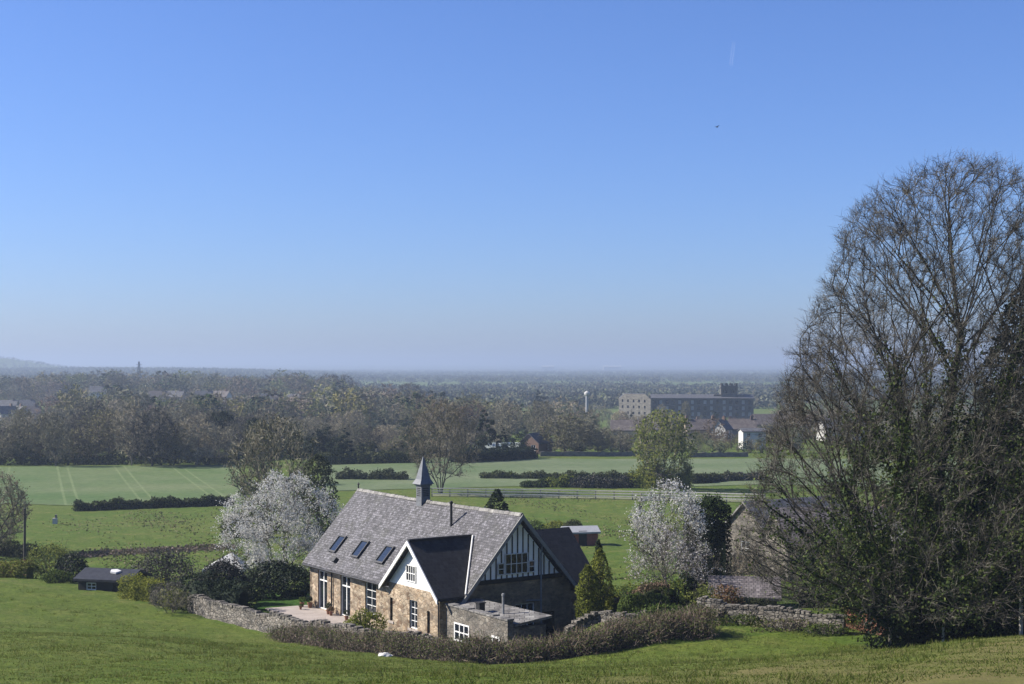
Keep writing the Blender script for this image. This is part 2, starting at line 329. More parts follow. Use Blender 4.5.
def strips(A, B, r, rng, tip=.25):
    """twigs: thin tapering blades"""
    d = nrm(B-A); s = nrm(np.cross(d, rng.normal(size=A.shape)))
    r = np.asarray(r).reshape(-1, 1) if np.ndim(r) else r
    v = np.stack([A-s*r, A+s*r, B+s*r*tip, B-s*r*tip], 1).reshape(-1, 3)
    return v, np.arange(len(v)).reshape(-1, 4)
def tubes(A, B, ra, rb, n):
    d = nrm(B-A); up = np.where(np.abs(d[:, 2:]) > .9, np.array([[1., 0, 0]]), np.array([[0, 0, 1.]]))
    a = nrm(np.cross(d, up)); b = np.cross(d, a); m = len(A)
    t = np.arange(n)*2*math.pi/n; ring = a[:, None]*np.cos(t)[None, :, None]+b[:, None]*np.sin(t)[None, :, None]
    v = np.concatenate([A[:, None]+ring*ra[:, None, None], B[:, None]+ring*rb[:, None, None]], 1).reshape(-1, 3)
    i = np.arange(n); j = (i+1) % n; q = np.stack([i, j, n+j, n+i], 1)
    return v, (q[None]+(np.arange(m)*2*n)[:, None, None]).reshape(-1, 4)

# ------------------------------------------------------------------ tree growth
def grow(rng, stems, targets, k=.45, step=.5, ang=.6, bend=.35, lift=.1, r0=.012, e=2.3, boughs=None):
    """limbs reach the targets one after the other, each leaving the nearest sensible limb; radii by the pipe model"""
    cap = sum(len(s) for s in stems)+int(len(targets)*14)+500
    pos = np.zeros((cap, 3)); par = np.full(cap, -1); pl = np.zeros(cap); dr = np.zeros((cap, 3)); n = 0
    for s in stems:
        for i, p in enumerate(s):
            pos[n] = p
            if i: par[n] = n-1; pl[n] = pl[n-1]+np.linalg.norm(pos[n]-pos[n-1]); dr[n] = nrm(pos[n]-pos[n-1])
            else: dr[n] = (0, 0, 1)
            n += 1
    ns = n; far = []
    if boughs is not None:                          # first the main boughs, straight out of the stems at an easy angle
        cap += len(boughs)*60; grow_by = cap-len(pos)
        pos = np.concatenate([pos, np.zeros((grow_by, 3))]); par = np.concatenate([par, np.full(grow_by, -1)]); pl = np.concatenate([pl, np.zeros(grow_by)]); dr = np.concatenate([dr, np.zeros((grow_by, 3))])
        for p in boughs:
            lat = np.linalg.norm(p[:2]-pos[:ns, :2], axis=1); want = p[2]-lat*1.15
            cost = np.abs(pos[:ns, 2]-np.maximum(want, 1.2))+.55*lat+(pos[:ns, 2] > p[2]-.3)*30; j = int(np.argmin(cost)); L = np.linalg.norm(p-pos[j]); m = max(2, int(L/step)); prev = j
            c1 = pos[j]+(p-pos[j])*.45+np.array([0, 0, -.05*L])+dr[j]*L*.06+rng.normal(size=3)*L*.025
            for i in range(1, m+1):
                t = i/m; q = (1-t)**2*pos[j]+2*t*(1-t)*c1+t*t*p+(rng.normal(size=3)*step*.05 if i < m else 0)
                pos[n] = q; par[n] = prev; pl[n] = pl[prev]+np.linalg.norm(q-pos[prev]); dr[n] = nrm(q-pos[prev]); prev = n; n += 1
    o = targets[rng.permutation(len(targets))] if boughs is not None else targets[np.argsort(np.linalg.norm(targets-pos[0], axis=1)+rng.uniform(0, 1.5, len(targets)))]
    for p in o:
        d = p-pos[:n]; L = np.linalg.norm(d, axis=1)+1e-6; c = (d*dr[:n]).sum(1)/L
        cost = L*(1+ang*(1-c))+k*pl[:n]+(c < .05)*L*1.5
        j = int(np.argmin(cost)); Lj = L[j]
        if Lj < step*.3 or n > cap-60: continue
        m = max(1, int(round(Lj/step))); m = min(m, 40)
        c1 = pos[j]+dr[j]*Lj*bend+np.array([0, 0, lift*Lj]); prev = j
        for i in range(1, m+1):
            t = i/m; q = (1-t)**2*pos[j]+2*t*(1-t)*c1+t*t*p
            if i < m: q = q+rng.normal(size=3)*step*.07
            pos[n] = q; par[n] = prev; pl[n] = pl[prev]+np.linalg.norm(q-pos[prev]); dr[n] = nrm(q-pos[prev]); prev = n; n += 1
    pos, par, dr = pos[:n], par[:n], dr[:n]
    ar = np.zeros(n); kids = np.bincount(par[par >= 0], minlength=n); ar[kids == 0] = r0**e
    for i in range(n-1, -1, -1):
        if par[i] >= 0: ar[par[i]] += ar[i]
    return pos, par, dr, ar**(1/e), kids
def limbs(np_, sk, mat=0, n_big=6, n_small=3, cut=.05, rmin=0):
    pos, par, dr, r, _ = sk; i = np.nonzero(par >= 0)[0]; i = i[r[i] >= rmin]; p = par[i]
    ra = np.minimum(r[p], r[i]*1.35); rb = r[i]
    for m, n in ((ra >= cut, n_big), (ra < cut, n_small)):
        if m.any(): np_.add(*tubes(pos[p][m], pos[i][m], ra[m], rb[m], n), mat)
def twigs(np_, sk, rng, per, length, r, mat=0, up=.25, spread=.8, rmax=.04, second=0, out=0, thin=None):
    pos, par, dr, rad, kids = sk; i = np.nonzero((rad < rmax) & (par >= 0))[0]
    if thin: i = i[rng.uniform(0, 1, len(i)) < thin(pos[i])]
    i = np.repeat(i, per); A = pos[i]-dr[i]*rng.uniform(0, .4, (len(i), 1))
    d = nrm(dr[i]+rng.normal(size=(len(i), 3))*spread*.6+np.array([0, 0, up])+out*nrm(pos[i]*np.array([1, 1, .0])+1e-6)); L = length*rng.uniform(.4, 1.2, (len(i), 1))
    B = A+d*L; np_.add(*strips(A, B, r, rng), mat)
    if second:
        j = np.repeat(np.arange(len(A)), second); t = rng.uniform(.25, .95, (len(j), 1)); A2 = A[j]+(B[j]-A[j])*t
        d2 = nrm(d[j]+rng.normal(size=(len(j), 3))*.75+np.array([0, 0, up])); B2 = A2+d2*L[j]*rng.uniform(.3, .7, (len(j), 1))
        np_.add(*strips(A2, B2, r*.75, rng), mat); return np.concatenate([B, B2])
    return B
def crown_targets(rng, n, prof, h, lobes=5, inner=.55, cx=(0, 0), flat=1.0):
    """points inside a crown whose radius by height is prof=[(z,r)..]; uneven lobes"""
    zs = np.array([p[0] for p in prof]); rs = np.array([p[1] for p in prof]); out = []
    ph = rng.uniform(0, 6.28, lobes); fq = rng.integers(2, 6, lobes); zf = rng.uniform(.2, .8, lobes)*6/h
    while len(out) < n:
        z = rng.uniform(zs[0], zs[-1], 4*n); rr = np.interp(z, zs, rs); keep = rng.uniform(0, rs.max(), 4*n) < rr
        z, rr = z[keep], rr[keep]; a = rng.uniform(0, 6.28, len(z))
        lob = 1+.10*sum(np.sin(a*f+p+z*q) for f, p, q in zip(fq, ph, zf))/math.sqrt(lobes)*1.3
        u = np.where(rng.uniform(0, 1, len(z)) < inner, np.sqrt(rng.uniform(.05, 1, len(z))), rng.uniform(.9, 1, len(z)))
        t = np.clip((z-zs[0])/(zs[-1]-zs[0]), 0, 1)
        out += list(np.stack([np.cos(a)*rr*lob*u+cx[0]*t, np.sin(a)*rr*lob*u*flat+cx[1]*t, z], 1))
    return np.array(out[:n])
def egg(h, b, w, lo=.55, mid=.4):
    ts = np.linspace(0, 1, 12)
    r = [w*(lo+(1-lo)*math.sin(t/mid*math.pi/2)) if t < mid else w*math.sqrt(max(.0, 1-((t-mid)/(1-mid))**2)) for t in ts]
    return [(b+(h-b)*t, max(.15, x)) for t, x in zip(ts, r)]
def stem(h, rng, lean=(0, 0), base=(0, 0, 0), step=.6, wob=.04):
    n = max(3, int(h/step)); t = np.linspace(0, 1, n)
    p = np.stack([base[0]+lean[0]*t**1.3, base[1]+lean[1]*t**1.3, base[2]+t*h], 1); p[1:] += rng.normal(size=(n-1, 3))*wob; return p
def shell_pts(rng, n, R, lumps=9, lump=.45, low=-.35, rough=.12):
    """points on an uneven bush surface made of lumps"""
    c = nrm(rng.normal(size=(lumps, 3))); c[:, 2] = np.abs(c[:, 2])*1.1-.15; c = c*rng.uniform(.45, .72, (lumps, 1)); c = np.concatenate([c, [[0, 0, .1]]])
    rad = np.concatenate([rng.uniform(lump*.75, lump*1.25, lumps), [.6]]); P = []; N = []
    k = rng.choice(len(c), 3*n, p=rad**2/(rad**2).sum()); d = nrm(rng.normal(size=(3*n, 3))); p = c[k]+d*rad[k][:, None]*(1+rng.normal(size=(3*n, 1))*rough)
    inside = np.zeros(len(p), bool)
    for cc, rr in zip(c, rad): inside |= np.linalg.norm(p-cc, axis=1) < rr*.8
    ok = ~inside & (p[:, 2] > low); p, d = p[ok][:n], d[ok][:n]
    return p*np.array(R), nrm(d/np.array(R))

# ------------------------------------------------------------------ ground, fields
def sheet(name, X, Y, Z, mat):
    h, w = X.shape; v = np.stack([X, Y, Z], -1).reshape(-1, 3); i = np.arange(h*w).reshape(h, w)
    q = np.stack([i[:-1,:-1], i[:-1,1:], i[1:,1:], i[1:,:-1]], -1).reshape(-1, 4)
    n = NP(); n.add(v, q); o = n.build(name, mat); o.data.polygons.foreach_set('use_smooth', np.ones(len(q), bool)); return tag(o, kind='structure')
rr = np.concatenate([np.linspace(.5, 34, 40, endpoint=False), np.geomspace(34, 170, 190, endpoint=False), np.geomspace(170, 15000, 190)])
th = np.radians(np.concatenate([np.linspace(-95, -26, 70, endpoint=False), np.linspace(-26, 26, 330, endpoint=False), np.linspace(26, 95, 70)]))
R_, T_ = np.meshgrid(rr, th, indexing='ij'); X_, Y_ = R_*np.sin(T_), R_*np.cos(T_)
Z_ = tz(X_.ravel(), Y_.ravel()).reshape(X_.shape)
sheet('ground', X_, Y_, Z_, M['meadow'])
def draped(name, edge_near, edge_far, mat, lift, n=60, m=40):
    """field between two boundary lines (lists of ground points)"""
    def res(E, n):
        E = np.array([e[:2] for e in E]); t = np.linspace(0, len(E)-1, n); i = np.minimum(t.astype(int), len(E)-2); f = (t-i)[:, None]; return E[i]*(1-f)+E[i+1]*f
    A, B = res(edge_near, n), res(edge_far, n); s = np.linspace(0, 1, m)[:, None, None]; P = A[None]*(1-s)+B[None]*s
    return sheet(name, P[..., 0], P[..., 1], tz(P[..., 0].ravel(), P[..., 1].ravel()).reshape(P.shape[:2])+lift, mat)
# near pasture bank
draped('pasture', [(-40,8,0),(0,4,0),(45,8,0)], [G(-200,117), G(0,117), G(100,110), G(150,105.5), G(230,98), G(300,90.5), G(400,82.5), G(500,78), G(600,78.3), G(700,80), G(800,83), G(900,73), G(1024,66), G(1300,58)], M['hill'], .03, 180, 130)
draped('crop_field', [G(-350,212), G(0,222), G(110,217), G(240,226)], [G(-350,300), G(0,300), G(100,303), G(240,306)], M['crop'], .07)
draped('far_crop_field', [G(322,242), G(440,246), G(520,250), G(640,247), G(760,256), G(1000,250)], [G(322,314), G(440,316), G(520,322), G(640,326), G(760,330), G(1000,330)], M['crop2'], .07)

# ------------------------------------------------------------------ the stone house
def Hs(t, w, z): return (.633-.56*t-.828*w, 90+.828*t-.56*w, z)
hp = Hs(10, 0, 0)
house = empty('stone_house', hp, 'long stone house with slate roof, white front gable and small pointed bell turret', 'house')
def panel(mb, fn, a0, a1, z0, z1, holes, th=.35):
    """wall with real openings"""
    A = sorted({a0, a1}|{h[0] for h in holes}|{h[1] for h in holes}); Z = sorted({z0, z1}|{h[2] for h in holes}|{h[3] for h in holes})
    for i in range(len(A)-1):
        for j in range(len(Z)-1):
            ca, cz = (A[i]+A[i+1])/2, (Z[j]+Z[j+1])/2
            if not any(h[0] < ca < h[1] and h[2] < cz < h[3] for h in holes): mb.fbox(fn, A[i], A[i+1], Z[j], Z[j+1], -th, 0)
def window(name, fn, a0, a1, z0, z1, nx, nz, o=-.12, fw=.07, bars=.035, mat='whitepaint', label=None, rows=None, glassmat='glass', parent=None, pn='pane'):
    f = MB(); d0, d1 = o-.05, o+.02
    f.fbox(fn, a0, a0+fw, z0, z1, d0, d1); f.fbox(fn, a1-fw, a1, z0, z1, d0, d1)
    f.fbox(fn, a0+fw, a1-fw, z0, z0+fw, d0, d1); f.fbox(fn, a0+fw, a1-fw, z1-fw, z1, d0, d1)
    for i in range(1, nx): x = a0+fw+(a1-a0-2*fw)*i/nx; f.fbox(fn, x-bars/2, x+bars/2, z0+fw, z1-fw, d0+.01, d1-.012)
    for i in (rows if rows else [k/nz for k in range(1, nz)]):
        z = z0+fw+(z1-z0-2*fw)*i; f.fbox(fn, a0+fw, a1-fw, z-bars/2, z+bars/2, d0+.014, d1-.016)
    w = f.build(name, M[mat], parent or house)
    if label: w['label'] = label
    MB().fbox(fn, a0+.02, a1-.02, z0+.02, z1-.02, d0-.02, d0+.004).build(pn, M[glassmat], w); return w
nl = lambda a, z, o: Hs(a, 4.2+o, z)          # nave, lit long side
nr = lambda a, z, o: Hs(a, -4.2-o, z)
ng = lambda a, z, o: Hs(.5-o, a, z)           # near gable
nf = lambda a, z, o: Hs(21.7+o, a, z)         # far gable
wf = lambda a, z, o: Hs(a, 5.85+o, z)         # front wing gable
wa = lambda a, z, o: Hs(6.8+o, a, z)
wb = lambda a, z, o: Hs(.4-o, a, z)
D1, D2, W1 = (18.9,20.4,.15,2.95), (15.3,16.8,.15,3.0), (11.5,13.1,.85,3.05)
wl = MB(); panel(wl, nl, .5, 21.7, -.8, 3.66, [D1, D2, W1])
wl.fbox(nr, .85, 21.35, -.8, 3.66, -.35, 0)
wl.fbox(nf, -3.85, 4.2, -.8, 3.66, -.35, 0)
S = 1.128; RZ = 8.57
wl.prism([Hs(21.7, w, z) for w, z in ((-4.2,3.66),(4.2,3.66),(0,RZ-.35))], [Hs(21.4, w, z) for w, z in ((-4.2,3.66),(4.2,3.66),(0,RZ-.35))])
wl.build('wall', M['wallstone'], house)
GW = (-1.35,.15,.9,2.8); GD = (-2.9,-1.9,-.2,2.1)
g = MB(); panel(g, ng, -4.2, 3.85, -.8, 4.3, [GW, GD])
g.build('gable_wall', M['darkstone'], house)
# pale timbered gable above
zc = 4.3; hw = lambda z: (RZ-.4-z)/S
tp = MB(); tp.prism([ng(a, z, -.02) for a, z in ((-hw(zc),zc),(hw(zc),zc),(0,RZ-.4))], [ng(a, z, -.3) for a, z in ((-hw(zc),zc),(hw(zc),zc),(0,RZ-.4))])
tp.build('timbered_gable', M['timberpanel'], house)
bt = MB()
for i in range(-8, 9):
    a = i*.41
    if abs(a) < hw(zc+.4): bt.fbox(ng, a-.034, a+.034, zc+.22, RZ-.45-abs(a)*S, -.02, .035)
bt.fbox(ng, -hw(zc), hw(zc), zc-.05, zc+.22, -.02, .07)
bt.build('timber_framing', M['blacktimber'], house)
for (a0, a1, z0, z1, n) in ((-.75, 1.0, 4.75, 6.05, 4), (1.05, 1.55, 4.75, 5.5, 1), (-1.3, -.8, 4.75, 5.5, 1)):
    window('casement_window', ng, a0, a1, z0, z1, n, 2, .09, .05, .04)
window('window', ng, *GW, 3, 2, label='dark framed ground window in the shaded gable')
window('door', ng, *GD, 1, 2, mat='blacktimber')
window('french_door', nl, *D1, 2, 1, rows=[.76], bars=.09, label='left white glazed double door'); window('french_door', nl, *D2, 2, 1, rows=[.76], bars=.09, label='right white glazed double door')
window('sash_window', nl, *W1, 2, 4, label='tall many-paned sash window beside the front wing')
ls = MB()
for (a0, a1, z0, z1) in (D1, D2, W1): MB().fbox(nl, a0-.2, a1+.2, z1+.002, z1+.28, -.1, .015).build('lintel', M['flag'], house)
ls.fbox(nl, W1[0]-.15, W1[1]+.15, W1[2]-.14, W1[2]-.002, -.1, .06)
ls.build('window_sill', M['flag'], house)
# main roof, slopes with thickness, ridge tiles
def sag(t): return -.085*math.sin(math.pi*min(max(t, 0), 22)/22)+(.02*math.sin(t*1.7)+.012*math.sin(t*3.9))*math.sin(math.pi*min(max(t, 0), 22)/22)
def roof_slope(sgn, t0, t1, w0, z0, w1, z1, th=.16):
    A = [(w0, z0), (w1, z1), (w1, z1-th), (w0, z0-th*1.5)]
    m = MB(); T_ = [t0+(t1-t0)*i/14 for i in range(15)]                 # an old roof sags a little between its trusses
    for a, b in zip(T_[:-1], T_[1:]): m.prism([Hs(a, sgn*w, z+sag(a)*(1 if w < 1 else .45)) for w, z in A], [Hs(b, sgn*w, z+sag(b)*(1 if w < 1 else .45)) for w, z in A])
    return m
r = roof_slope(1, -.05, 22.1, .002, RZ, 4.62, RZ-4.62*S); r2 = roof_slope(-1, -.05, 22.1, .002, RZ, 4.62, RZ-4.62*S)
r.add(r2.v, r2.f); roof = r.build('roof', M['slate'], house)
rnd0 = random.Random(9)
for i0, i1 in ((0, 26), (29, 49)):
  rg = MB()
  for i in range(i0, i1):
    t = -.03+i*.45; g = sag(t+.2)+rnd0.uniform(-.015, .015); rg.prism([Hs(t, .17, RZ-.13+g), Hs(t, .06, RZ+.07+g), Hs(t, -.06, RZ+.07+g), Hs(t, -.17, RZ-.13+g)], [Hs(t+.45, .17, RZ-.13+g), Hs(t+.45, .06, RZ+.06+g), Hs(t+.45, -.06, RZ+.06+g), Hs(t+.45, -.17, RZ-.13+g)])
  rg.build('ridge_tiles', M['stoneslate'], house)
MB().tube(Hs(22.0, 0, RZ), Hs(22.0, 0, RZ+.3), .05).lathe(Hs(22.0, 0, RZ+.25), [(.02,0),(.1,.1),(.02,.25)], 8).build('finial', M['pipe'], house)
bb = MB()
for sg in (1, -1):
    A = [(0.0, RZ-.02), (4.66, RZ-.02-4.66*S), (4.66, RZ-.34-4.66*S), (0.0, RZ-.36)]
    if sg < 0: A = [(0.004, RZ-.02)]+A[1:3]+[(0.004, RZ-.36)]
    bb.prism([Hs(-.13, sg*w, z) for w, z in A], [Hs(-.055, sg*w, z) for w, z in A])
bb.build('bargeboard', M['barge'], house)
gt = MB(); gt.tube(Hs(7.0, 4.68, RZ-4.75*S+.0), Hs(22.0, 4.68, RZ-4.75*S), .065); gt.build('gutter', M['pipe'], house)
MB().tube(Hs(18, 4.3, -.1), Hs(18, 4.3, 3.3), .055).build('drainpipe', M['pipe'], house)
MB().tube(ng(-1.75, -.3, .12), ng(-1.75, 5.9, .12), .055).tube(ng(-1.75, 2.9, .12), ng(-.6, 3.0, .12), .04).tube(ng(-1.75, 5.85, .12), ng(-1.75, 6.4, .3), .05).build('soil_pipe', M['pipegrey'], house)
def onroof(t, w, o): k = math.hypot(1, S); return Hs(t, w+o*S/k, RZ-w*S+o/k)
for t in (19.05, 15.55, 11.95):
    fn = lambda a, z, o: onroof(a, 3.85-z, o)
    window('skylight', fn, t-.55, t+.55, 0.1, 1.1, 1, 1, .1, .09, mat='pipe', glassmat='skyglass')
fl = MB(); fl.fbox(lambda a, z, o: onroof(a, 4.25-z, o), 17.5, 17.85, 0, .25, .0, .22); fl.build('roof_vent', M['pipe'], house)
pv = onroof(6.75, 1.1, 0); MB().tube((pv[0], pv[1], pv[2]-.1), (pv[0], pv[1], pv[2]+1.45), .085).lathe((pv[0], pv[1], pv[2]+1.4), [(.12,0),(.12,.14),(.05,.2)], 10).build('flue_pipe', M['pipe'], house)
# bell turret
T0 = 12.3; tf = lambda a, z, o: Hs(T0+a, o, z)
tu = MB(); tu.fbox(tf, -.36, .36, RZ-.75, RZ+.95, -.36, .36); tu.fbox(tf, -.45, .45, RZ+.95, RZ+1.06, -.45, .45)
tu_o = tu.build('bell_turret', M['lead'], house)
lv = MB()
for k in range(5):
    z = RZ+.22+k*.13
    lv.fbox(tf, -.24, .24, z, z+.05, .36, .38); lv.fbox(tf, -.38, -.36, z, z+.05, -.24, .24)
    lv.fbox(tf, -.24, .24, z, z+.05, -.38, -.36)
lv.build('louvre', M['blacktimber'], tu_o)
sp = MB(); n = 4; ring = lambda r_, z: [Hs(T0+r_*math.cos(2*math.pi*(i+.5)/n), r_*math.sin(2*math.pi*(i+.5)/n), z) for i in range(n)]
sp.prism(ring(.80, RZ+1.062), ring(.55, RZ+1.4)); sp.prism(ring(.548, RZ+1.395), ring(.02, RZ+3.0)); sp.build('spire', M['lead'], tu_o)
MB().tube(Hs(T0, 0, RZ+2.95), Hs(T0, 0, RZ+3.2), .025).build('finial', M['pipe'], tu_o)
# front wing
TC, WH, WE, WR = 3.6, 3.2, 3.75, 6.95
ws = (WR-WE)/3.6
V1, V2, V3 = (3.1,4.1,1.35,3.15), (6.25,6.6,1.45,2.95), (1.55,1.9,1.35,2.75)
wg = MB(); panel(wg, wf, .4, 6.8, -.8, 3.95, [V1, V2, V3]); wg.fbox(wa, 4.2, 5.5, -.8, 3.95, -.35, 0); wg.fbox(wb, 4.2, 5.5, -.8, 3.95, -.35, 0)
wg.build('front_wing_wall', M['wallstone'], house)
hz = lambda z: (WR-.22-z)/ws
MB().prism([wf(TC+a, z, -.01) for a, z in ((-hz(3.95),3.95),(hz(3.95),3.95),(0,WR-.22))], [wf(TC+a, z, -.3) for a, z in ((-hz(3.95),3.95),(hz(3.95),3.95),(0,WR-.22))]).build('white_gable', M['render'], house)
window('gable_window', wf, TC-.35, TC+.85, 4.3, 5.35, 4, 2, .04, .06, .05, label='small eight-paned window in the white gable')
window('sash_window', wf, *V1, 2, 4, label='tall white sash window in the front gable'); window('slit_window', wf, *V2, 1, 2, mat='blacktimber'); window('slit_window', wf, *V3, 1, 2, mat='blacktimber')
sl = MB()
for v in (V1, V2, V3): MB().fbox(wf, v[0]-.15, v[1]+.15, v[2]-.16, v[2]-.002, -.1, .05).build('window_sill', M['flag'], house)
wr = MB(); wj = (RZ-WR)/S
for sg in (1, -1):
    we = 3.6; e = .004*sg
    zt = lambda a: WR-a*ws
    def wn(z): return (RZ-z)/S-.15                      # where the nave slope lies at that height
    A = [(0, zt(0)), (we, zt(we))]
    top = [Hs(TC+sg*0+e, 6.25, zt(0)), Hs(TC+sg*we, 6.25, zt(we)), Hs(TC+sg*we, wn(zt(we)), zt(we)), Hs(TC+e, wn(zt(0)), zt(0))]
    wr.prism(top, [(p[0], p[1], p[2]-.17) for p in top])
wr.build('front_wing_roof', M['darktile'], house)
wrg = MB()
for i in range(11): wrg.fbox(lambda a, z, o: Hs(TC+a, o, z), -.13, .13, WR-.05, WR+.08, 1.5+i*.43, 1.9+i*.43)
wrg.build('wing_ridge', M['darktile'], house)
wbb = MB()
for sg in (1, -1):
    A = [(0.004*sg, WR+.01), (sg*3.66, WR+.01-3.66*ws), (sg*3.66, WR-.27-3.66*ws), (0.004*sg, WR-.3)]
    wbb.prism([Hs(TC+a, 6.255, z) for a, z in A], [Hs(TC+a, 6.33, z) for a, z in A])
wbb.build('wing_bargeboard', M['whitepaint'], house)
# white valley flashing between the wing roof and the main slope
vt = [Hs(TC-.1-3.5*k, (RZ-(WR-3.5*k*ws))/S+.02, WR-3.5*k*ws+.1) for k in (0.02, 1.02)]
MB().tube(vt[0], vt[1], .05, .05, 6).build('valley_flashing', M['whitepaint'], house)
MB().tube(Hs(.3, 5.98, -.3), Hs(.3, 5.98, 3.5), .05).build('drainpipe', M['pipe'], house)
# rear wing (mirrored, beyond the ridge, dark slope towards the camera's right)
RT, RR = 4.4, 6.9
rw = MB(); rw.fbox(lambda a, z, o: Hs(a, -o, z), 1.2, 7.6, -.8, 3.7, 4.6, 6.6)
rw.prism([Hs(RT+a, -6.6, z) for a, z in ((-3.2,3.7),(3.2,3.7),(0,RR-.2))], [Hs(RT+a, -6.3, z) for a, z in ((-3.2,3.7),(3.2,3.7),(0,RR-.2))]); rw.build('rear_wing_wall', M['wallstone'], house)
rq = MB()
for sg in (1, -1):
    ze = RR-3.6*.97; top = [Hs(RT+.004*sg, -6.95, RR), Hs(RT+sg*3.6, -6.95, ze), Hs(RT+sg*3.6, -((RZ-ze)/S-.15), ze), Hs(RT+.004*sg, -((RZ-RR)/S-.15), RR)]
    rq.prism(top, [(p[0], p[1], p[2]-.17) for p in top])
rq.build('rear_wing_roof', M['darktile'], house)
# flat lean-to
le = lambda a, z, o: Hs(a, 5.6+o, z)
L1, L2 = (-2.6,-.9,1.35,2.45), (-5.9,-5.05,1.45,2.3)
lw = MB(); panel(lw, le, -6.7, .05, -.8, 3.35, [L1, L2], .4); lw.fbox(lambda a, z, o: Hs(-6.5+o, a, z), 2.9, 5.19, -.8, 2.9, -.2, .2); lw.build('lean_to_wall', M['greystone'], house)
cpn = MB()
rnd = random.Random(3)
t = -6.75
while t < .0:
    l = rnd.uniform(.35, .7); cpn.fbox(le, t, min(t+l-.03, .08), 3.352, 3.42+rnd.uniform(0, .08), -.43, .05); t += l
cpn.build('coping', M['stoneslate'], house)
lr = [Hs(.42, 5.15, 3.3), Hs(-6.9, 5.15, 3.16), Hs(-6.9, 2.6, 3.42), Hs(.42, 3.2, 3.5)]
MB().prism(lr, [(p[0], p[1], p[2]-.14) for p in lr]).build('lean_to_roof', M['stoneslate'], house)
window('lean_to_window', le, *L1, 3, 2, .0, .09, .07); window('lean_to_window', le, *L2, 1, 1, .0, .12, label='smallest single-paned window of the stone lean-to')
q = Hs(-4.3, 4.3, 3.2); MB().tube(q, (q[0], q[1], q[2]+1.15), .075).lathe((q[0], q[1], q[2]+1.15), [(.1,0),(.1,.12),(.03,.16)], 8).build('vent_pipe', M['pipegrey'], house)
q = Hs(-2.9, 5.0, 3.3); MB().box(q, (.4, .4, .5), .6).box((q[0], q[1], q[2]+.5), (.5, .5, .07), .6).build('roof_vent', M['pipe'], house)

# ------------------------------------------------------------------ patio, lawn, pots
def poly_sheet(name, pts, z, th, mat, label=None, cat=None, kind='structure'):
    m = MB().prism([(p[0], p[1], z) for p in pts], [(p[0], p[1], z-th) for p in pts]); o = m.build(name, mat)
    return tag(o, label, cat, kind=kind)
poly_sheet('patio', [Hs(22.2, 4.22, 0), Hs(14.0, 4.22, 0), Hs(14.0, 6.6, 0), Hs(17, 7.4, 0), Hs(22.6, 7.4, 0)], .12, .9, M['flag'])
la = [Hs(22.4, 8.5, 0), Hs(22.4, 3, 0), Hs(29, -1, 0), Hs(31, 4, 0)]
def lawn(name, pts, n=14):
    A, B, C_, D = [np.array(p[:2]) for p in pts]; s, t = np.meshgrid(np.linspace(0,1,n), np.linspace(0,1,n), indexing='ij')
    P = (A*(1-s[...,None])+B*s[...,None])*(1-t[...,None])+(D*(1-s[...,None])+C_*s[...,None])*t[...,None]
    return sheet(name, P[...,0], P[...,1], tz(P[...,0].ravel(), P[...,1].ravel()).reshape(n,n)+.05, M['lawn'])
lawn('lawn', la)

def shrub(name, loc, R, n, size, mats, label, cat='shrub', group=None, seed=0, lumps=10, lump=.42, low=-.35, stems=True, stemmat='bark', rough=.12, k=.8, second=None):
    """bush: > foliage, stems"""
    rng = np.random.default_rng(seed); root = empty(name, loc, label, cat, group); R = np.array(R, float)
    P, N = shell_pts(rng, n, R, lumps, lump, low, rough); P[:, 2] = (P[:, 2]-R[2]*low)/(1-low); inner = rng.uniform(.45, 1, (len(P), 1))**.5
    P[:, :2] *= np.where(rng.uniform(0, 1, (len(P), 1)) < .35, inner, 1)
    f = NP(); f.add(*cloud(P, size, rng, N, k), 0)
    if second:
        s = rng.uniform(0, 1, len(P)) < second[1]; Q = P[s]+N[s]*size*.25; f.add(*cloud(Q, size*second[2], rng, N[s], k), 1)
    f.build('foliage', [M[mats]]+([M[second[0]]] if second else []), root)
    if stems:
        s = NP(); m = 14; a = rng.uniform(0, 6.28, m); top = np.stack([np.cos(a)*R[0]*.6, np.sin(a)*R[1]*.6, rng.uniform(.5, 1.0, m)*R[2]*1.1], 1)
        bs = top*np.array([.25, .25, 0])+np.array([0, 0, -.15]); s.add(*tubes(bs, top, np.full(m, .035), np.full(m, .012), 5)); s.build('stems', M[stemmat], root)
    return root
def at(px, d, dz=0): x, y, z = G(px, d); return (x, y, z+dz)

def pot(p, s, label, plantmat, seed):
    root = empty('plant_pot', p, label, 'plant pot', 'plant pots on the patio')
    MB().lathe(p, [(.13*s,0),(.2*s,.36*s),(.23*s,.36*s),(.23*s,.42*s),(.17*s,.42*s),(.16*s,.36*s)], 12).build('pot', M['terracotta'], root)
    rng = np.random.default_rng(seed); P, N = shell_pts(rng, 260, (.34*s, .34*s, .36*s), 6); n = NP(); n.add(*cloud(P+np.array([0,0,.62*s]), .11*s, rng, N)); n.build('plant', M[plantmat], root)
pot(Hs(21.6,4.9,.12), 0.78, 'clay pot with a leafy plant at the patio left end', 'bushgreen', 1)
pot(Hs(20.9,4.6,.12), 0.93, 'largest clay pot, just left of the left glazed door', 'yew', 2)
pot(Hs(20.6,5.5,.12), 0.5, 'small clay pot set out in front of the largest pot', 'bushgreen', 3)
pot(Hs(17.7,4.7,.12), 0.81, 'clay pot beside the drainpipe between the glazed doors', 'hedgedark', 4)
pot(Hs(17.1,4.8,.12), 0.68, 'clay pot with brown plant left of the right glazed door', 'redshrub', 25)
pot(Hs(14.8,4.75,.12), 0.74, 'clay pot right of the right glazed door', 'hedgedark', 6)
shrub('shrub', Hs(8.7, 6.6, .2), (1.5, 1.2, 1.9), 2600, .13, 'bushyellow', 'rounded yellow-green shrub against the house left of the front gable', seed=11)

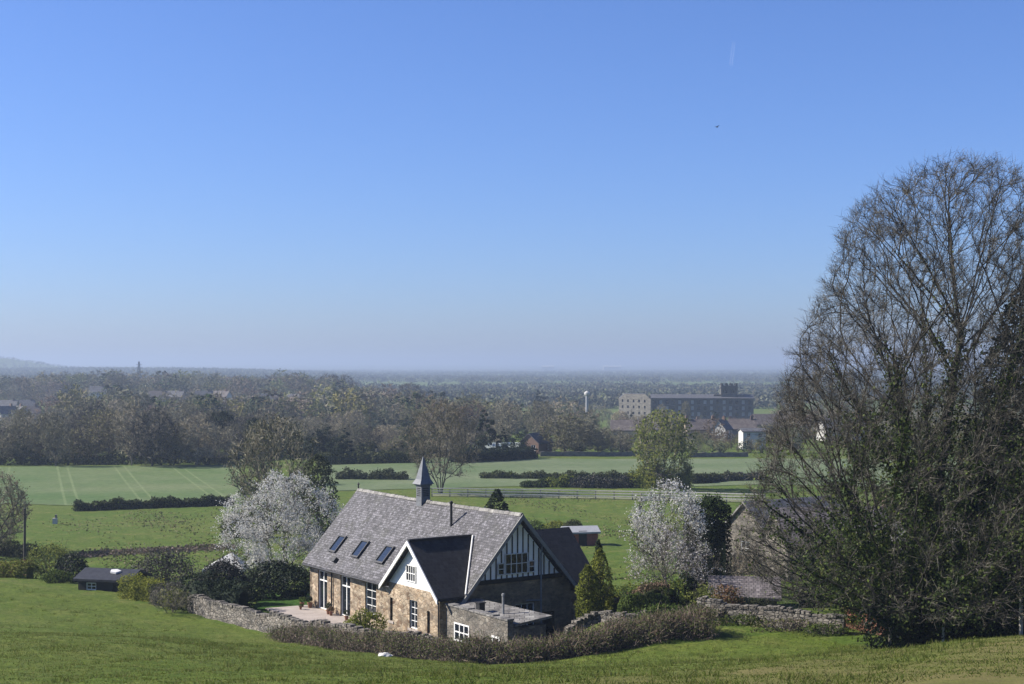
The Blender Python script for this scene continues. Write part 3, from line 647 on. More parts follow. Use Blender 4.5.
# ------------------------------------------------------------------ walls
def stone_wall(name, pts, h, th, label, mat='drystone', cat='stone wall', seed=0, cope=True, hvar=.12):
    """dry stone wall along ground points; > coping"""
    rng = random.Random(seed); root_xy = pts[0]; w = MB(); c = MB(); P = []
    for a, b in zip(pts[:-1], pts[1:]):
        L = math.hypot(b[0]-a[0], b[1]-a[1]); n = max(1, int(L/1.1)); P += [(a[0]+(b[0]-a[0])*i/n, a[1]+(b[1]-a[1])*i/n) for i in range(n)]
    P.append(pts[-1][:2]); P = np.array(P); d = np.gradient(P, axis=0); d = nrm(d); nn = np.stack([-d[:,1], d[:,0]], 1)
    zb = tz(P[:,0], P[:,1]); hh = [h*(1+rng.uniform(-hvar, hvar)) for _ in P]
    for i in range(len(P)-1):
        q = []
        for j in (i, i+1):
            for s in (1, -1): q.append((*(P[j]+nn[j]*s*th/2), j))
        lo = [(x, y, zb[j]-.4) for x, y, j in q]; hi = [(x+(P[j][0]-x)*.2, y+(P[j][1]-y)*.2, zb[j]+hh[j]) for x, y, j in q]
        w.hexa([lo[0], lo[2], lo[3], lo[1], hi[0], hi[2], hi[3], hi[1]])
        if cope:
            L = np.linalg.norm(P[i+1]-P[i]); t = 0
            while t < L-.05:
                l = rng.uniform(.22, .42); m = P[i]+(P[i+1]-P[i])*min(1, (t+l/2)/L); f = min(1, (t+l/2)/L)
                c.box((m[0], m[1], zb[i]*(1-f)+zb[i+1]*f+hh[i]*(1-f)+hh[i+1]*f-.03), (l*.93, th*rng.uniform(.8, 1.05), rng.uniform(.1, .26)), math.atan2(d[i][1], d[i][0])+rng.uniform(-.12, .12)); t += l
    o = w.build(name, M[mat], None, (*P[0], zb[0])); LOC[o.name] = np.array((*P[0], zb[0])); tag(o, label, cat)
    if cope: c.build('coping', M[mat], o, bevel=.02)
    return o
def gl(*a): return [G(px, d) for px, d in a]
stone_wall('garden_wall', gl((190,104.5),(212,101.5),(250,97.5),(300,92.3),(345,88),(395,83.8),(440,82)), 1.15, .5, 'long grey dry stone garden wall running down in front of the patio', seed=1)
stone_wall('boundary_wall', gl((698,87),(735,85.8),(790,84),(845,82.3)), 1.0, .5, 'grey dry stone wall between the right garden and the pasture', seed=2)
stone_wall('bed_wall', gl((566,85),(578,86),(600,86.3),(622,84.7),(645,84.2)), .5, .45, 'low curved stone wall round the bed below the golden conifers', seed=3)
bw = stone_wall('ruined_wall', gl((846,84.5),(862,83.5),(876,82),(888,80.5)), 2.0, .55, 'broken red brick wall end left of the big tree', 'brick', 'brick wall', 4, hvar=.3)

# ------------------------------------------------------------------ hedges
def hedge(name, pts, h, w, n, size, mats, label, cat='hedge', group=None, seed=0, box=True, rough=.18, second=None, hv=.1, tint=None, corem=None, taper=None, twig=None):
    corem = corem or mats
    """hedge along ground points: a leafy skin round a twiggy core"""
    rng = np.random.default_rng(seed); P = np.array([p[:2] for p in pts]); seg = np.linalg.norm(np.diff(P, axis=0), axis=1); cum = np.concatenate([[0], np.cumsum(seg)]); L = cum[-1]
    def along(s): return np.stack([np.interp(s, cum, P[:, 0]), np.interp(s, cum, P[:, 1])], -1)
    s = rng.uniform(-.3*w/2, L+.3*w/2, n); c = along(np.clip(s, 0, L)); d = nrm(along(np.clip(s+.5, 0, L))-along(np.clip(s-.5, 0, L))); nn = np.stack([-d[:, 1], d[:, 0]], -1); c = c+d*(s-np.clip(s, 0, L))[:, None]
    ph = rng.uniform(0, 6, 4); H = h*(1+hv*(np.sin(s*.9+ph[0])+.7*np.sin(s*2.3+ph[1])+.5*np.sin(s*5.1+ph[2])))
    if taper: H = H*np.interp(s/L, *taper)
    wv = 1+.15*np.sin(s*1.7+ph[3])+.1*np.sin(s*4.3)
    a = rng.uniform(0, math.pi, n) if not box else None
    if box:
        per = rng.uniform(0, 2+w/h, n); off = np.where(per < 1, -1, np.where(per < 2, 1, (per-2)/(w/h)*2-1)); zz = np.where(per < 2, np.where(per < 1, per, per-1), 1.0); no = np.where(per < 2, off, 0); nz_ = np.where(per < 2, .15, 1.)
    else: off = np.cos(a); zz = np.sin(a)**.7; no = off; nz_ = zz+.1
    jit = rng.normal(size=(n, 3))*rough*np.array([w*.6, w*.6, h])*.5
    xy = c+nn*(off*w/2*wv)[:, None]+jit[:, :2]; z = tz(xy[:, 0], xy[:, 1])+np.maximum(.03, zz*H+jit[:, 2])
    N = np.concatenate([nn*no[:, None], nz_[:, None]], 1); pt = np.concatenate([xy, z[:, None]], 1); o0 = np.array(pts[0]); o0 = np.array([P[0][0], P[0][1], gz(*P[0])])
    f = NP(); f.add(*cloud(pt-o0, size, rng, nrm(N), .9), 0)
    if second:
        k = rng.uniform(0, 1, n) < second[1]
        if len(second) > 2: k &= second[2](s/L, zz)
        f.add(*cloud(pt[k]-o0+N[k]*size*.3, size, rng, nrm(N[k]), .9), 1)
    tw_i = 3 if second else 2
    if twig:                                        # thin shoots sticking out all over
        k = rng.integers(0, n, twig[1]); A = pt[k]-o0-nrm(N[k])*.18; B = A+nrm(nrm(N[k])*.7+rng.normal(size=(len(k), 3))*.6+np.array([0, 0, .55]))*rng.uniform(.2, .62, (len(k), 1)); f.add(*strips(A, B, .011, rng), tw_i)
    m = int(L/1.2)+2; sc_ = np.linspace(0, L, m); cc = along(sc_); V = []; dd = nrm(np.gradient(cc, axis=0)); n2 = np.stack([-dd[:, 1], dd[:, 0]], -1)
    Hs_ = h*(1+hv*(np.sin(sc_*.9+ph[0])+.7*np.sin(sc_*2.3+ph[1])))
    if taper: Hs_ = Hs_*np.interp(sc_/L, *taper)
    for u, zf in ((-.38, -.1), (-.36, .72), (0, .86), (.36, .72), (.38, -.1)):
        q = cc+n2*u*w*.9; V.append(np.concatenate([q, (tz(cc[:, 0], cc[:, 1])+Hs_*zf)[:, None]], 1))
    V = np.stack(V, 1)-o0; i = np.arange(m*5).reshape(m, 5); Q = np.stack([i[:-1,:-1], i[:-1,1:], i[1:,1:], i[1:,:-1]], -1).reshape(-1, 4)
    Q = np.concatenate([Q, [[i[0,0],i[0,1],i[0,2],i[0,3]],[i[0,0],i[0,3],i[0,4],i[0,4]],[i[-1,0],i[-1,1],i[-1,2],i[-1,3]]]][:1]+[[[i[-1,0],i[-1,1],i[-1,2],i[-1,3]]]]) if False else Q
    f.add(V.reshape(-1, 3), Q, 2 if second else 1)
    ob = f.build(name, [M[mats]]+([M[second[0]]] if second else [])+[M[corem]]+([M[twig[0]]] if twig else []), None, tuple(o0)); return tag(ob, label, cat, group)
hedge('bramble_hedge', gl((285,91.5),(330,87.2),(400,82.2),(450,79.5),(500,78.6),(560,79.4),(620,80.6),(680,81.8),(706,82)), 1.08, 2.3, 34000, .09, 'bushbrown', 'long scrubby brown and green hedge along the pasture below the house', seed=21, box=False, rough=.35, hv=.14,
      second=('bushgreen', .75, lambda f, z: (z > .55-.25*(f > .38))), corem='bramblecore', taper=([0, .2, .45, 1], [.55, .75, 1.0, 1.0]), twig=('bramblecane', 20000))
shrub('ivy_clump', at(672,84.5), (2.6,1.6,1.0), 2200, .14, 'bushgreen', 'low ivy clump over the end of the right garden wall', seed=22, low=-.2)

# ------------------------------------------------------------------ trees
def tree(name, loc, label, cat, sk, rng, leafy, barkm='bark', group=None, rot=0):
    """tree thing: > trunk (stems and limbs), crown (twigs, leaves)"""
    root = empty(name, loc, label, cat, group); root.rotation_euler[2] = rot
    t = NP(); limbs(t, sk, 0); o = link('trunk', t.mesh('trunk', [M[barkm]]), root)
    c = NP(); mats = leafy(c, sk, rng); link('crown', c.mesh('crown', [M[k] for k in mats]), root); return root

# the great bare tree on the right
def big_tree():
    rng = np.random.default_rng(5); loc = (22.0, 75.5, gz(22.0, 75.5))
    prof = [(2.2,6.5),(3.2,10.2),(5.4,11.4),(9.1,10.6),(12.8,9.6),(16,8.5),(18.6,7.2),(20.7,6.6),(23.4,5.2),(24.8,3.4),(25.9,.6)]
    T = crown_targets(rng, 6000, prof, 26, 7, .5, (1.6, 0)); T[:, 0] += .4
    bz = crown_targets(rng, 3000, prof, 26, 7, 0, (1.6, 0))*np.array([.86, .86, .985]); BG = []
    for p in bz:
        if all(np.linalg.norm(p-b) > 1.9 for b in BG): BG.append(p)
        if len(BG) > 230: break
    stems = [stem(17, rng, (2.0, .5), (0, 0, -.2)), stem(15, rng, (-1.2, -.6), (-.5, .2, -.2)), stem(15.5, rng, (3.6, -.8), (.8, 0, -.2)), stem(13, rng, (.3, 1.6), (.3, .5, -.2)), stem(9, rng, (-4.0, -.3), (-.6, -.2, -.2))]
    sk = grow(rng, stems, T, k=.30, step=.55, ang=1.1, bend=.36, lift=.05, r0=.0115, e=2.12, boughs=BG)
    def leafy(c, sk, rng):
        E = twigs(c, sk, rng, 5, .76, .0088, 0, .26, .85, .025, 6, out=.45, thin=lambda p: (1-.62*sm(-1.0, -5.5, p[:, 0])*sm(13.5, 6, p[:, 2]))*(1-.75*sm(3.6, 2.4, p[:, 2]))*(1-.22*sm(14, 9, p[:, 2])))
        # ivy round the stems and lower limbs
        pos, par, dr, rad, kids = sk; ok = (par >= 0)&(rad > .05)
        zf = np.clip(1.25-pos[:, 2]/17, .06, 1); wgt = np.where(ok, np.minimum(rad, .13)*zf, 0); wgt /= wgt.sum(); j = rng.choice(len(pos), 100000, p=wgt)
        d = nrm(rng.normal(size=(len(j), 3))); rr_ = rad[j][:, None]*.8+np.abs(rng.normal(size=(len(j), 1)))*.7*zf[j][:, None]+.04
        c.add(*cloud(pos[j]+d*rr_+dr[j]*rng.uniform(-.3, .3, (len(j), 1)), .17, rng, d), 1)
        core = E[(np.hypot(E[:, 0]-1, E[:, 1]) < 6.5)&(E[:, 2] < 12.5)]; core = core[rng.uniform(0, 1, len(core)) < .5*np.clip(1.2-core[:, 2]/13, .1, 1)]; c.add(*cloud(core, .17, rng), 1)
        # young leaves scattered low in the crown
        lo = E[(E[:, 2] < 11)]; lo = lo[rng.uniform(0, 1, len(lo)) < .05]; c.add(*cloud(lo, .16, rng), 2)
        hi = E[rng.uniform(0, 1, len(E)) < .05]; c.add(*cloud(hi, .055, rng), 3)
        return ['twig', 'ivy', 'bushgreen', 'bud']
    return tree('bare_tree', loc, 'huge bare tree with ivy-clad stems filling the right side of the view', 'tree', sk, rng, leafy)
big_tree()
# dark evergreen beyond the right edge
def evergreen(name, loc, h, prof, n, size, mats, label, seed, nt=120, cat='tree', group=None, k=.9, lob=5, second=None, stems=1):
    rng = np.random.default_rng(seed); T = crown_targets(rng, nt, prof, h, lob, .5)
    sk = grow(rng, [stem(h*.9, rng)], T, k=.5, step=.5, r0=.02)
    def leafy(c, sk, rng):
        P = crown_targets(rng, n, prof, h, lob, .35); z = P[:, 2]
        # gather the leaves into clumps
        ctr = crown_targets(rng, max(30, n//90), prof, h, lob, .3); j = rng.integers(0, len(ctr), n); w = np.interp(ctr[j][:, 2], [p[0] for p in prof], [p[1] for p in prof])
        Q = ctr[j]+nrm(rng.normal(size=(n, 3)))*(rng.uniform(.2, 1, (n, 1))**.5)*(.28*np.maximum(w, .35)+.06)[:, None]*np.array([1, 1, .75])
        u = rng.uniform(0, 1, n) < .62; zz = rng.uniform(prof[0][0], prof[-1][0], n); az = rng.uniform(0, 6.28, n); rr_ = np.interp(zz, [p[0] for p in prof], [p[1] for p in prof])*(1+.1*np.sin(az*3+zz*1.7+seed)+.08*np.sin(az*5-zz*2.6)+rng.normal(size=n)*.05)*.93; Q[u] = np.stack([np.cos(az)*rr_, np.sin(az)*rr_, zz], 1)[u]; N = nrm(Q-np.array([0, 0, h*.35]))
        c.add(*cloud(Q, size, rng, N, k), 0)
        if second:
            s = rng.uniform(0, 1, n) < second[1]; c.add(*cloud(Q[s]+N[s]*.05, size*second[2], rng, N[s], k), 1)
        return [mats]+([second[0]] if second else [])
    return tree(name, loc, label, cat, sk, rng, leafy, group=group)
evergreen('ivy_tree', at(1036, 80), 20, [(.2,2.5),(3,3.8),(9,4.0),(14,3.0),(18,1.6),(20.3,.3)], 24000, .25, 'yew', 'dark evergreen ivy-choked tree at the right edge behind the big bare tree', 31)
shrub('holly_thicket', at(918, 73.2), (2.9,1.5,3.0), 8000, .16, 'yew', 'dark evergreen thicket round the foot of the big bare tree', seed=32, lumps=14, second=('elder', .12, .8))
shrub('holly_thicket', at(972, 74), (2.4,1.6,3.2), 5500, .17, 'ivy', 'dark ivy thicket between the two pale fence stakes', seed=33, lumps=12)
shrub('holly_thicket', at(1030, 75), (2.3,1.6,4.0), 5500, .17, 'ivy', 'leafy green thicket behind the right-hand fence post', seed=34, lumps=12, second=('bushgreen', .2, .9))
shrub('ivy_bush', at(868, 84), (2.2,1.4,3.6), 3400, .16, 'ivy', 'loose ivy bush rising above the broken brick wall', seed=35, lumps=12, rough=.3, second=('bushyellow', .25, .9))
# fence stakes
def stake(px, d, h, r, label, mat='wood', lean=0):
    p = at(px, d); return tag(MB().tube((p[0], p[1], p[2]-.3), (p[0]+lean, p[1], p[2]+h), r, r*.9, 7).build('fence_post', M[mat], None, p), label, 'fence post')
stake(890, 72.6, 1.35, .09, 'grey weathered fence post at the left foot of the dark thicket'); stake(943, 72.2, 1.75, .07, 'slim pale fence stake in front of the dark thicket under the big tree', 'palewood', .02)
stake(1021, 70.5, 2.3, .10, 'thick pale fence post near the right edge of the pasture', 'palewood')

# bare shrubs tangled in front of the outbuildings
def bare_shrub(loc, h, w, nt, label, seed, twm='twig', buds=None, cat='shrub', name='bare_shrub', dens=3, tl=.7, r=.008):
    rng = np.random.default_rng(seed); T = crown_targets(rng, nt, egg(h, .3, w, .6, .45), h, 5, .6)
    st = [stem(h*.45, rng, (math.cos(a)*w*.35, math.sin(a)*w*.35), (math.cos(a)*.2, math.sin(a)*.2, -.1), .35) for a in rng.uniform(0, 6.28, 6)]
    sk = grow(rng, st, T, k=.35, step=.4, r0=.008, e=2.4)
    def leafy(c, sk, rng):
        E = twigs(c, sk, rng, dens, tl, r, 0, .25, .8, .03, 2)
        if buds: s = E[rng.uniform(0, 1, len(E)) < buds[1]]; c.add(*cloud(s, buds[2], rng), 1)
        return [twm]+([buds[0]] if buds else [])
    return tree(name, loc, label, cat, sk, rng, leafy)
bare_shrub(at(770, 98), 4.2, 3.2, 240, 'grey bare shrub left of centre in the tangle below the stone barn', 41, 'twig', ('bushgreen', .06, .12))
bare_shrub(at(818, 92), 3.4, 3.0, 220, 'dark bare shrub in front of the garden wall under the big tree boughs', 42, 'twig', ('bud', .08, .08))
bare_shrub(at(848, 100), 5.0, 3.0, 230, 'tall bare shrub behind the broken brick wall', 43, 'twig', ('bushyellow', .06, .13))
bare_shrub(at(790, 118), 4.6, 3.4, 220, 'pale bare shrub in front of the stone barn', 44, 'twigbuff', ('bud', .12, .1))
bare_shrub(at(745, 112), 3.4, 3.2, 300, 'reddish bare shrub right of the dark clipped yew', 45, 'twigfar', ('redshrub', .1, .1))
shrub('ivy_bush', at(815, 96), (1.7,1.4,1.9), 1600, .16, 'yew', 'dark evergreen bush deep in the tangle beside the garden wall', seed=46)
shrub('garden_bush', at(832, 99), (1.5,1.2,3.2), 1500, .17, 'bushyellow', 'yellow-green bush showing through the big tree boughs', seed=47, rough=.3)

# flowering trees
def blossom_tree(name, loc, prof, h, stems, nt, label, mat, seed, green=None, n=5, size=.17, trunk='bark', dens=.8, cl=.33):
    rng = np.random.default_rng(seed); T = crown_targets(rng, nt, prof, h, 6, .6)
    sk = grow(rng, stems(rng), T, k=.4, step=.5, r0=.01, e=2.35)
    def leafy(c, sk, rng):
        E = twigs(c, sk, rng, 3, .9, .012, 0, .3, .8, .03, 1)
        cl_ = np.sin(E[:, 0]*1.5+E[:, 2]*1.0+seed)+np.sin(E[:, 1]*1.7-E[:, 2]*1.9)+np.sin(E[:, 0]*.7-E[:, 1]*1.1+E[:, 2]*.6+1); s = E[rng.uniform(0, 1, len(E)) < dens*np.clip(.85+1.35*cl_, .02, 2.4)]; j = np.repeat(np.arange(len(s)), n); Q = s[j]+rng.normal(size=(len(j), 3))*cl*.5
        c.add(*cloud(Q, size, rng), 1)
        if green: g_ = E[rng.uniform(0, 1, len(E)) < green[1]]; c.add(*cloud(g_, .16, rng), 2)
        return ['twig', mat]+([green[0]] if green else [])
    return tree(name, loc, label, 'tree', sk, rng, leafy, trunk)
blossom_tree('blossom_tree', at(284, 116), [(.8,3.2),(2.4,4.4),(4.6,4.7),(6.8,4.0),(8.4,2.5),(9.3,.7)], 9.3, lambda g: [stem(5, g, (a, b), (a*.1, b*.1, -.1)) for a, b in ((1.5,.4),(-1.6,.3),(.2,-1.2),(.1,1.5))], 560, 'big tree covered in white blossom left of the house', 'blossom', 51, ('bushgreen', .16), 10, .125, 'bark', .62, .3)
shrub('yew_bush', at(276, 110.5), (4.2,1.5,2.7), 6500, .2, 'yew', 'very dark evergreen mass under the white blossom tree', seed=52, lumps=14)
blossom_tree('magnolia_tree', at(676, 97.5), [(1.9,1.4),(2.8,2.8),(3.8,2.9),(4.8,2.1),(5.6,1.2),(6.2,.4)], 6.2, lambda g: [stem(3.2, g, (.25, .2), (0, 0, -.1), .4, .03), stem(3, g, (-.9, .2), (-.05, .1, -.1), .4, .03)], 330, 'pale pinkish flowering tree with slim trunk in the right garden', 'blossompink', 53, ('springgreen', .08), 6, .11, 'barkpale', .24, .26)
blossom_tree('white_magnolia', at(666, 102.5), [(2.6,1.5),(4.2,2.6),(6.3,2.6),(7.8,2.0),(8.8,.6)], 9.2, lambda g: [stem(5.5, g, (-.2, .2), (0, 0, -.1), .4, .03)], 230, 'white flowering tree rising behind the pale pinkish flowering tree', 'blossom', 54, ('elder', .2), 8, .12, 'bark', .5, .26)
# clipped dark yew block beside them
yp = at(712, 106)
hedge('clipped_yew', [at(694, 106), at(722, 105)], 6.9, 2.6, 12000, .16, 'yew', 'tall dark clipped yew block right of the flowering trees', 'clipped tree', seed=55, rough=.06, hv=.05, second=('bushgreen', .5, lambda f, z: (z > .93)), corem='yew')

# garden right of the house
evergreen('golden_conifer', at(588, 87.2), 3.3, [(.05,.62),(1.0,.74),(2.2,.68),(3.0,.44),(3.5,.08)], 6000, .11, 'conifer', 'broader golden green conifer nearest the shaded house gable', 61, 60, 'conifer')
evergreen('golden_conifer', at(600, 88.2), 4.3, [(.05,.7),(1.5,.84),(2.9,.7),(3.8,.4),(4.35,.07)], 6000, .11, 'conifer', 'taller golden green conifer just right of the broader one', 62, 60, 'conifer')
evergreen('cypress', at(598.5, 100), 5.6, [(.05,.35),(2,.44),(4,.38),(5.1,.24),(5.8,.05)], 5000, .1, 'yew', 'slim dark column cypress behind the golden conifers', 63, 50, 'conifer', second=('bushgreen', .15, .8))
shrub('garden_bush', at(617, 102), (1.1,1,1.5), 2000, .15, 'bushyellow', 'yellow-green bush right of the dark column cypress', seed=64)
hedge('beech_hedge', [at(612, 96), at(630, 96), at(644, 95.2), at(656, 91)], 1.9, 1.5, 9000, .11, 'hedgedark', 'brown-topped beech hedge behind the round green bush', seed=65, rough=.07, second=('beech', .85, lambda f, z: (z > .86)), corem='hedgedark', hv=.06)
hedge('ivy_hedge', [at(612, 103), at(640, 102), at(672, 98.5), at(668, 93)], 1.9, 1.6, 6500, .14, 'bushgreen', 'yellowish green leafy hedge behind the brown-topped beech hedge', seed=66, rough=.14, second=('bushyellow', .3, lambda f, z: z > .3))
shrub('round_bush', at(633, 85.7), (1.1,1.0,1.7), 5000, .11, 'bushgreen', 'round bright green clipped bush in the bed behind the low wall', seed=67, lumps=18, lump=.36, rough=.05)
shrub('ivy_bush', at(684, 95), (1.5,1.2,2.5), 3200, .15, 'yew', 'dark ivy bush right of the slim trunk of the flowering tree', seed=68, second=('bushgreen', .2, 1))
for i, (px, d, R, m, lab) in enumerate([(655,88,(.9,.7,1.3),'bushgreen','small green bush at the right foot of the beech hedge'),
    (704,92,(1.2,1.0,1.9),'springgreen','pale green leafy shrub left of the slate outbuilding'), (726,89.5,(1.0,.9,1.9),'redshrub','copper-tinted shrub in front of the slate outbuilding'),
    (713,88.5,(1.2,.8,1.1),'springgreen','low green shrub just behind the right garden wall'), (738,90.5,(1.3,.9,1.1),'yew','dark low shrub under the slate outbuilding roof'),
    (757,90.5,(1.1,.9,.95),'hedgedark','dull green shrub right of the dark low shrub by the wall')]):
    shrub('garden_shrub', at(px, d), R, 1500, .13, m, lab, seed=70+i, rough=.22)
for i, (px, d, R, m, lab) in enumerate([(742,84.6,(1.5,.7,.6),'bushgreen','low green weeds growing against the right garden wall'), (785,83.2,(2.0,.7,.75),'bushbrown','brown brambles sprawling over the middle of the right garden wall'), (826,82.0,(1.6,.7,.7),'bushgreen','ragged green growth at the right end of the garden wall'), (716,86.0,(1.0,.6,.8),'bushbrown','bramble tuft at the left end of the right garden wall')]):
    shrub('bramble', at(px, d), R, 900, .11, m, lab, seed=170+i, rough=.4, second=('tuft', .3, 1))
# outbuildings in the right garden
def building(name, c, L, Wd, eave, rise, yaw, wallm, roofm, label, cat, chim=(), wins=(), over=.3, group=None, gablem=None, doors=(), hip=0, base=-1.0, winm='glass', framem='whitepaint'):
    """gabled building: ridge along local x; > wall, gable, roof (> chimney), window (> pane)"""
    root = empty(name, c, label, cat, group); ca, sa = math.cos(yaw), math.sin(yaw)
    P = lambda x, y, z: (c[0]+x*ca-y*sa, c[1]+x*sa+y*ca, c[2]+z)
    w = MB(); h, b = L/2, Wd/2; ew = lambda x, z, y: P(x, y, z)
    fs = {'front': lambda a, z, o: P(a, -b-o, z), 'back': lambda a, z, o: P(a, b+o, z), 'left': lambda a, z, o: P(-h-o, a, z), 'right': lambda a, z, o: P(h+o, a, z)}
    th = .3; holes = {k: [] for k in fs}
    for q in wins: holes[q[0]].append((q[1], q[1]+q[3], q[2], q[2]+q[4]))
    for k, a in (('front', h), ('back', h), ('left', b-th), ('right', b-th)): panel(w, fs[k], -a, a, base, eave, holes[k], th)
    w.build('wall', M[wallm], root)
    gm = MB()
    for s in (-1, 1): gm = MB(); gm.prism([P(s*h, y, z) for y, z in ((-b, eave), (b, eave), (0, eave+rise))], [P(s*(h-.25), y, z) for y, z in ((-b, eave), (b, eave), (0, eave+rise))]); gm.build('gable', M[gablem or wallm], root)
    rf = MB(); k = rise/b; hx = h+over
    for s in (-1, 1):
        A = [(.004*s, eave+rise+.12), (s*(b+over), eave+.12-over*k), (s*(b+over), eave-.06-over*k), (.004*s, eave+rise-.08)]
        rf.prism([P(-hx, y, z) for y, z in A], [P(hx, y, z) for y, z in A])
    ro = rf.build('roof', M[roofm], root)
    for (x, y, cw, ch) in chim:
        MB().fbox(lambda a, z, o: P(x+a, y+o, z), -cw/2, cw/2, eave+rise*(1-abs(y)/b)-.3, eave+rise+ch, -cw/2, cw/2).fbox(lambda a, z, o: P(x+a, y+o, z), -cw/6, cw/6, eave+rise+ch, eave+rise+ch+.3, -cw/6, cw/6).build('chimney', M['farbrick'], ro)
    for q in wins: window('window', fs[q[0]], q[1], q[1]+q[3], q[2], q[2]+q[4], max(1, round(q[3]/.6)), 2, -.08, .07, .04, framem, glassmat=winm, parent=root)
    for q in doors: MB().fbox(fs[q[0]], q[1], q[1]+q[3], q[2], q[2]+q[4], -.02, .06).build('door', M['blacktimber'], root)
    return root
building('slate_outbuilding', at(744, 95.5, -.4), 4.2, 3.6, 1.5, .95, math.radians(-8), 'greystone', 'slate2', 'low outbuilding with purplish slate roof behind the right garden wall', 'outbuilding', doors=[('front', .3, 0, .8, 1.4)])
building('stone_barn', at(790, 131), 11, 6, 3.2, 2.6, math.radians(33), 'greystone', 'stoneslate', 'weathered stone barn half hidden by bare branches behind the clipped yew', 'barn', wins=[('front', -4.0, 1.2, .9, 1.3), ('left', -.6, 1, 1.2, 1.3)], doors=[('front', -1.5, -.5, 2, 2.6)])
building('stone_cottage', at(838, 122), 11, 6, 3.0, 2.6, math.radians(8), 'greystone', 'slate2', 'slate roofed cottage glimpsed through the big tree branches', 'cottage', wins=[('front', -3.5, 1, 1, 1.2), ('front', 1.5, 1, 1, 1.2)], chim=[(4.5, 0, .8, .9)])
building('low_barn', at(915, 118), 10, 5, 2.6, 2.2, math.radians(4), 'greystone', 'stoneslate', 'low stone barn hidden behind the foot of the big tree', 'barn', doors=[('front', -1, -.5, 2.2, 2.4)])
stone_wall('barn_yard_wall', gl((728,124),(742,126),(756,127.5)), 1.6, .5, 'short pale yard wall in front of the stone barn', 'greystone', seed=6)
# red shed in the field, its bushes
sp_ = ground(580, 546); building('red_shed', (sp_[0], sp_[1]+1.2, sp_[2]-.1), 3.6, 2.4, 1.6, .45, math.radians(12), 'redwood', 'tin', 'small red shed with pale tin roof in the field behind the house', 'shed', over=.25, doors=[('front', -.4, .05, .9, 1.7)], base=-.3)
for i, (px, py, R, m, lab) in enumerate([(556,536,(2.2,1.6,1.9),'bushyellow','yellow-green bush left of the red shed'), (572,536,(1.5,1.3,1.8),'hedgedark','dark green bush touching the red shed'), (535,540,(1.8,1.4,2.2),'bushgreen','green bush behind the ridge end of the house roof'), (520,542,(2.0,1.4,2.6),'elder','grey leafless bush above the near end of the house ridge')]):
    shrub('field_bush', ground(px, py), R, 1500, .2, m, lab, seed=90+i)
evergreen('yew_tree', at(497, 132), 7.2, [(.3,1.6),(2,2.4),(4,1.9),(6,.9),(7.4,.15)], 3800, .26, 'yew', 'small dark pointed yew rising behind the house roof', 95, 60, second=('bushgreen', .12, .9))
hedge('back_garden_hedge', [at(445, 134), at(478, 136), at(520, 139)], 2.2, 1.6, 3000, .2, 'hedgedark', 'low hedge just behind the house ridge', seed=96, second=('springgreen', .2))
shrub('field_bush', at(392, 140), (3.4,2,2.4), 2200, .24, 'hedgedark', 'dull green bush behind the far end of the house roof', seed=97, second=('springgreen', .2, .9))

# ------------------------------------------------------------------ left side: shed, bushes, pole
sh = ground(106, 592); building('black_shed', (sh[0], sh[1]+2.0, sh[2]-.55), 4.4, 3.2, 1.45, .55, math.radians(-14), 'blacktimber', 'felt', 'low black-roofed timber shed at the left edge of the pasture', 'shed', over=.3, doors=[('front', .2, .05, .8, 1.35)], wins=[('front', -1.5, .55, .9, .6)], base=-.3)
q = sh; tag(MB().prism([(q[0]+.4+.5*math.cos(a)*r_, q[1]+1.2+.35*math.sin(a)*r_, q[2]+1.36+.1*math.sin(a)) for a, r_ in ((0,1),(1.2,.7),(2.4,1),(3.6,.8),(5,1))], [(q[0]+.4+.5*math.cos(a)*r_, q[1]+1.2+.35*math.sin(a)*r_, q[2]+1.5+.1*math.sin(a)) for a, r_ in ((0,1),(1.2,.7),(2.4,1),(3.6,.8),(5,1))]).build('plastic_sheet', M['canvas'], None, q), 'scrap of white sheeting lying on the black shed roof', 'sheet')
pb = at(24.5, 131); pole = empty('utility_pole', pb, 'tall dark wooden pole standing beside the hedge at the far left', 'pole')
MB().tube((pb[0], pb[1], pb[2]-.5), (pb[0]+.03, pb[1], pb[2]+6.0), .13, .1, 9).build('post', M['pole'], pole); MB().lathe((pb[0]+.03, pb[1], pb[2]+5.99), [(.1,0),(.13,.05),(.02,.14)], 9).build('cap', M['pipe'], pole)
MB().tube((pb[0]+.03-.22, pb[1], pb[2]+5.5), (pb[0]+.03+.22, pb[1], pb[2]+5.5), .03).build('step_iron', M['pipe'], pole)
hedge('roadside_hedge', [at(-60, 124), at(-10, 124), at(30, 122.5)], 1.2, 1.4, 5200, .15, 'bushyellow', 'low yellow-green hedge at the far left edge of the pasture', seed=101, second=('redshrub', .25))
shrub('field_bush', at(52, 124), (2.2,1.7,3.2), 3400, .17, 'springgreen', 'tall yellow-green bush between the pole and the black shed', seed=102, rough=.28, stemmat='barkpale')
shrub('field_bush', at(70, 121), (1.9,1.5,2.4), 2600, .17, 'yew', 'dark bush against the left end of the black shed', seed=103, second=('elder', .3, .9))
shrub('field_bush', at(56, 118.5), (1.6,1.1,1.1), 1600, .15, 'bushgreen', 'low green bush in front of the tall yellow-green bush', seed=104)
hedge('golden_hedge', [at(127, 111.5), at(146, 110.5), at(158, 109.5)], 1.35, 1.7, 4200, .13, 'bushyellow', 'short golden green hedge right of the black shed', seed=105, rough=.2)
shrub('elder_bush', at(161, 119), (2.5,1.7,2.9), 3600, .16, 'elder', 'grey bare bush behind the short golden hedge', seed=106, rough=.28, second=('hedgedark', .25, .9))
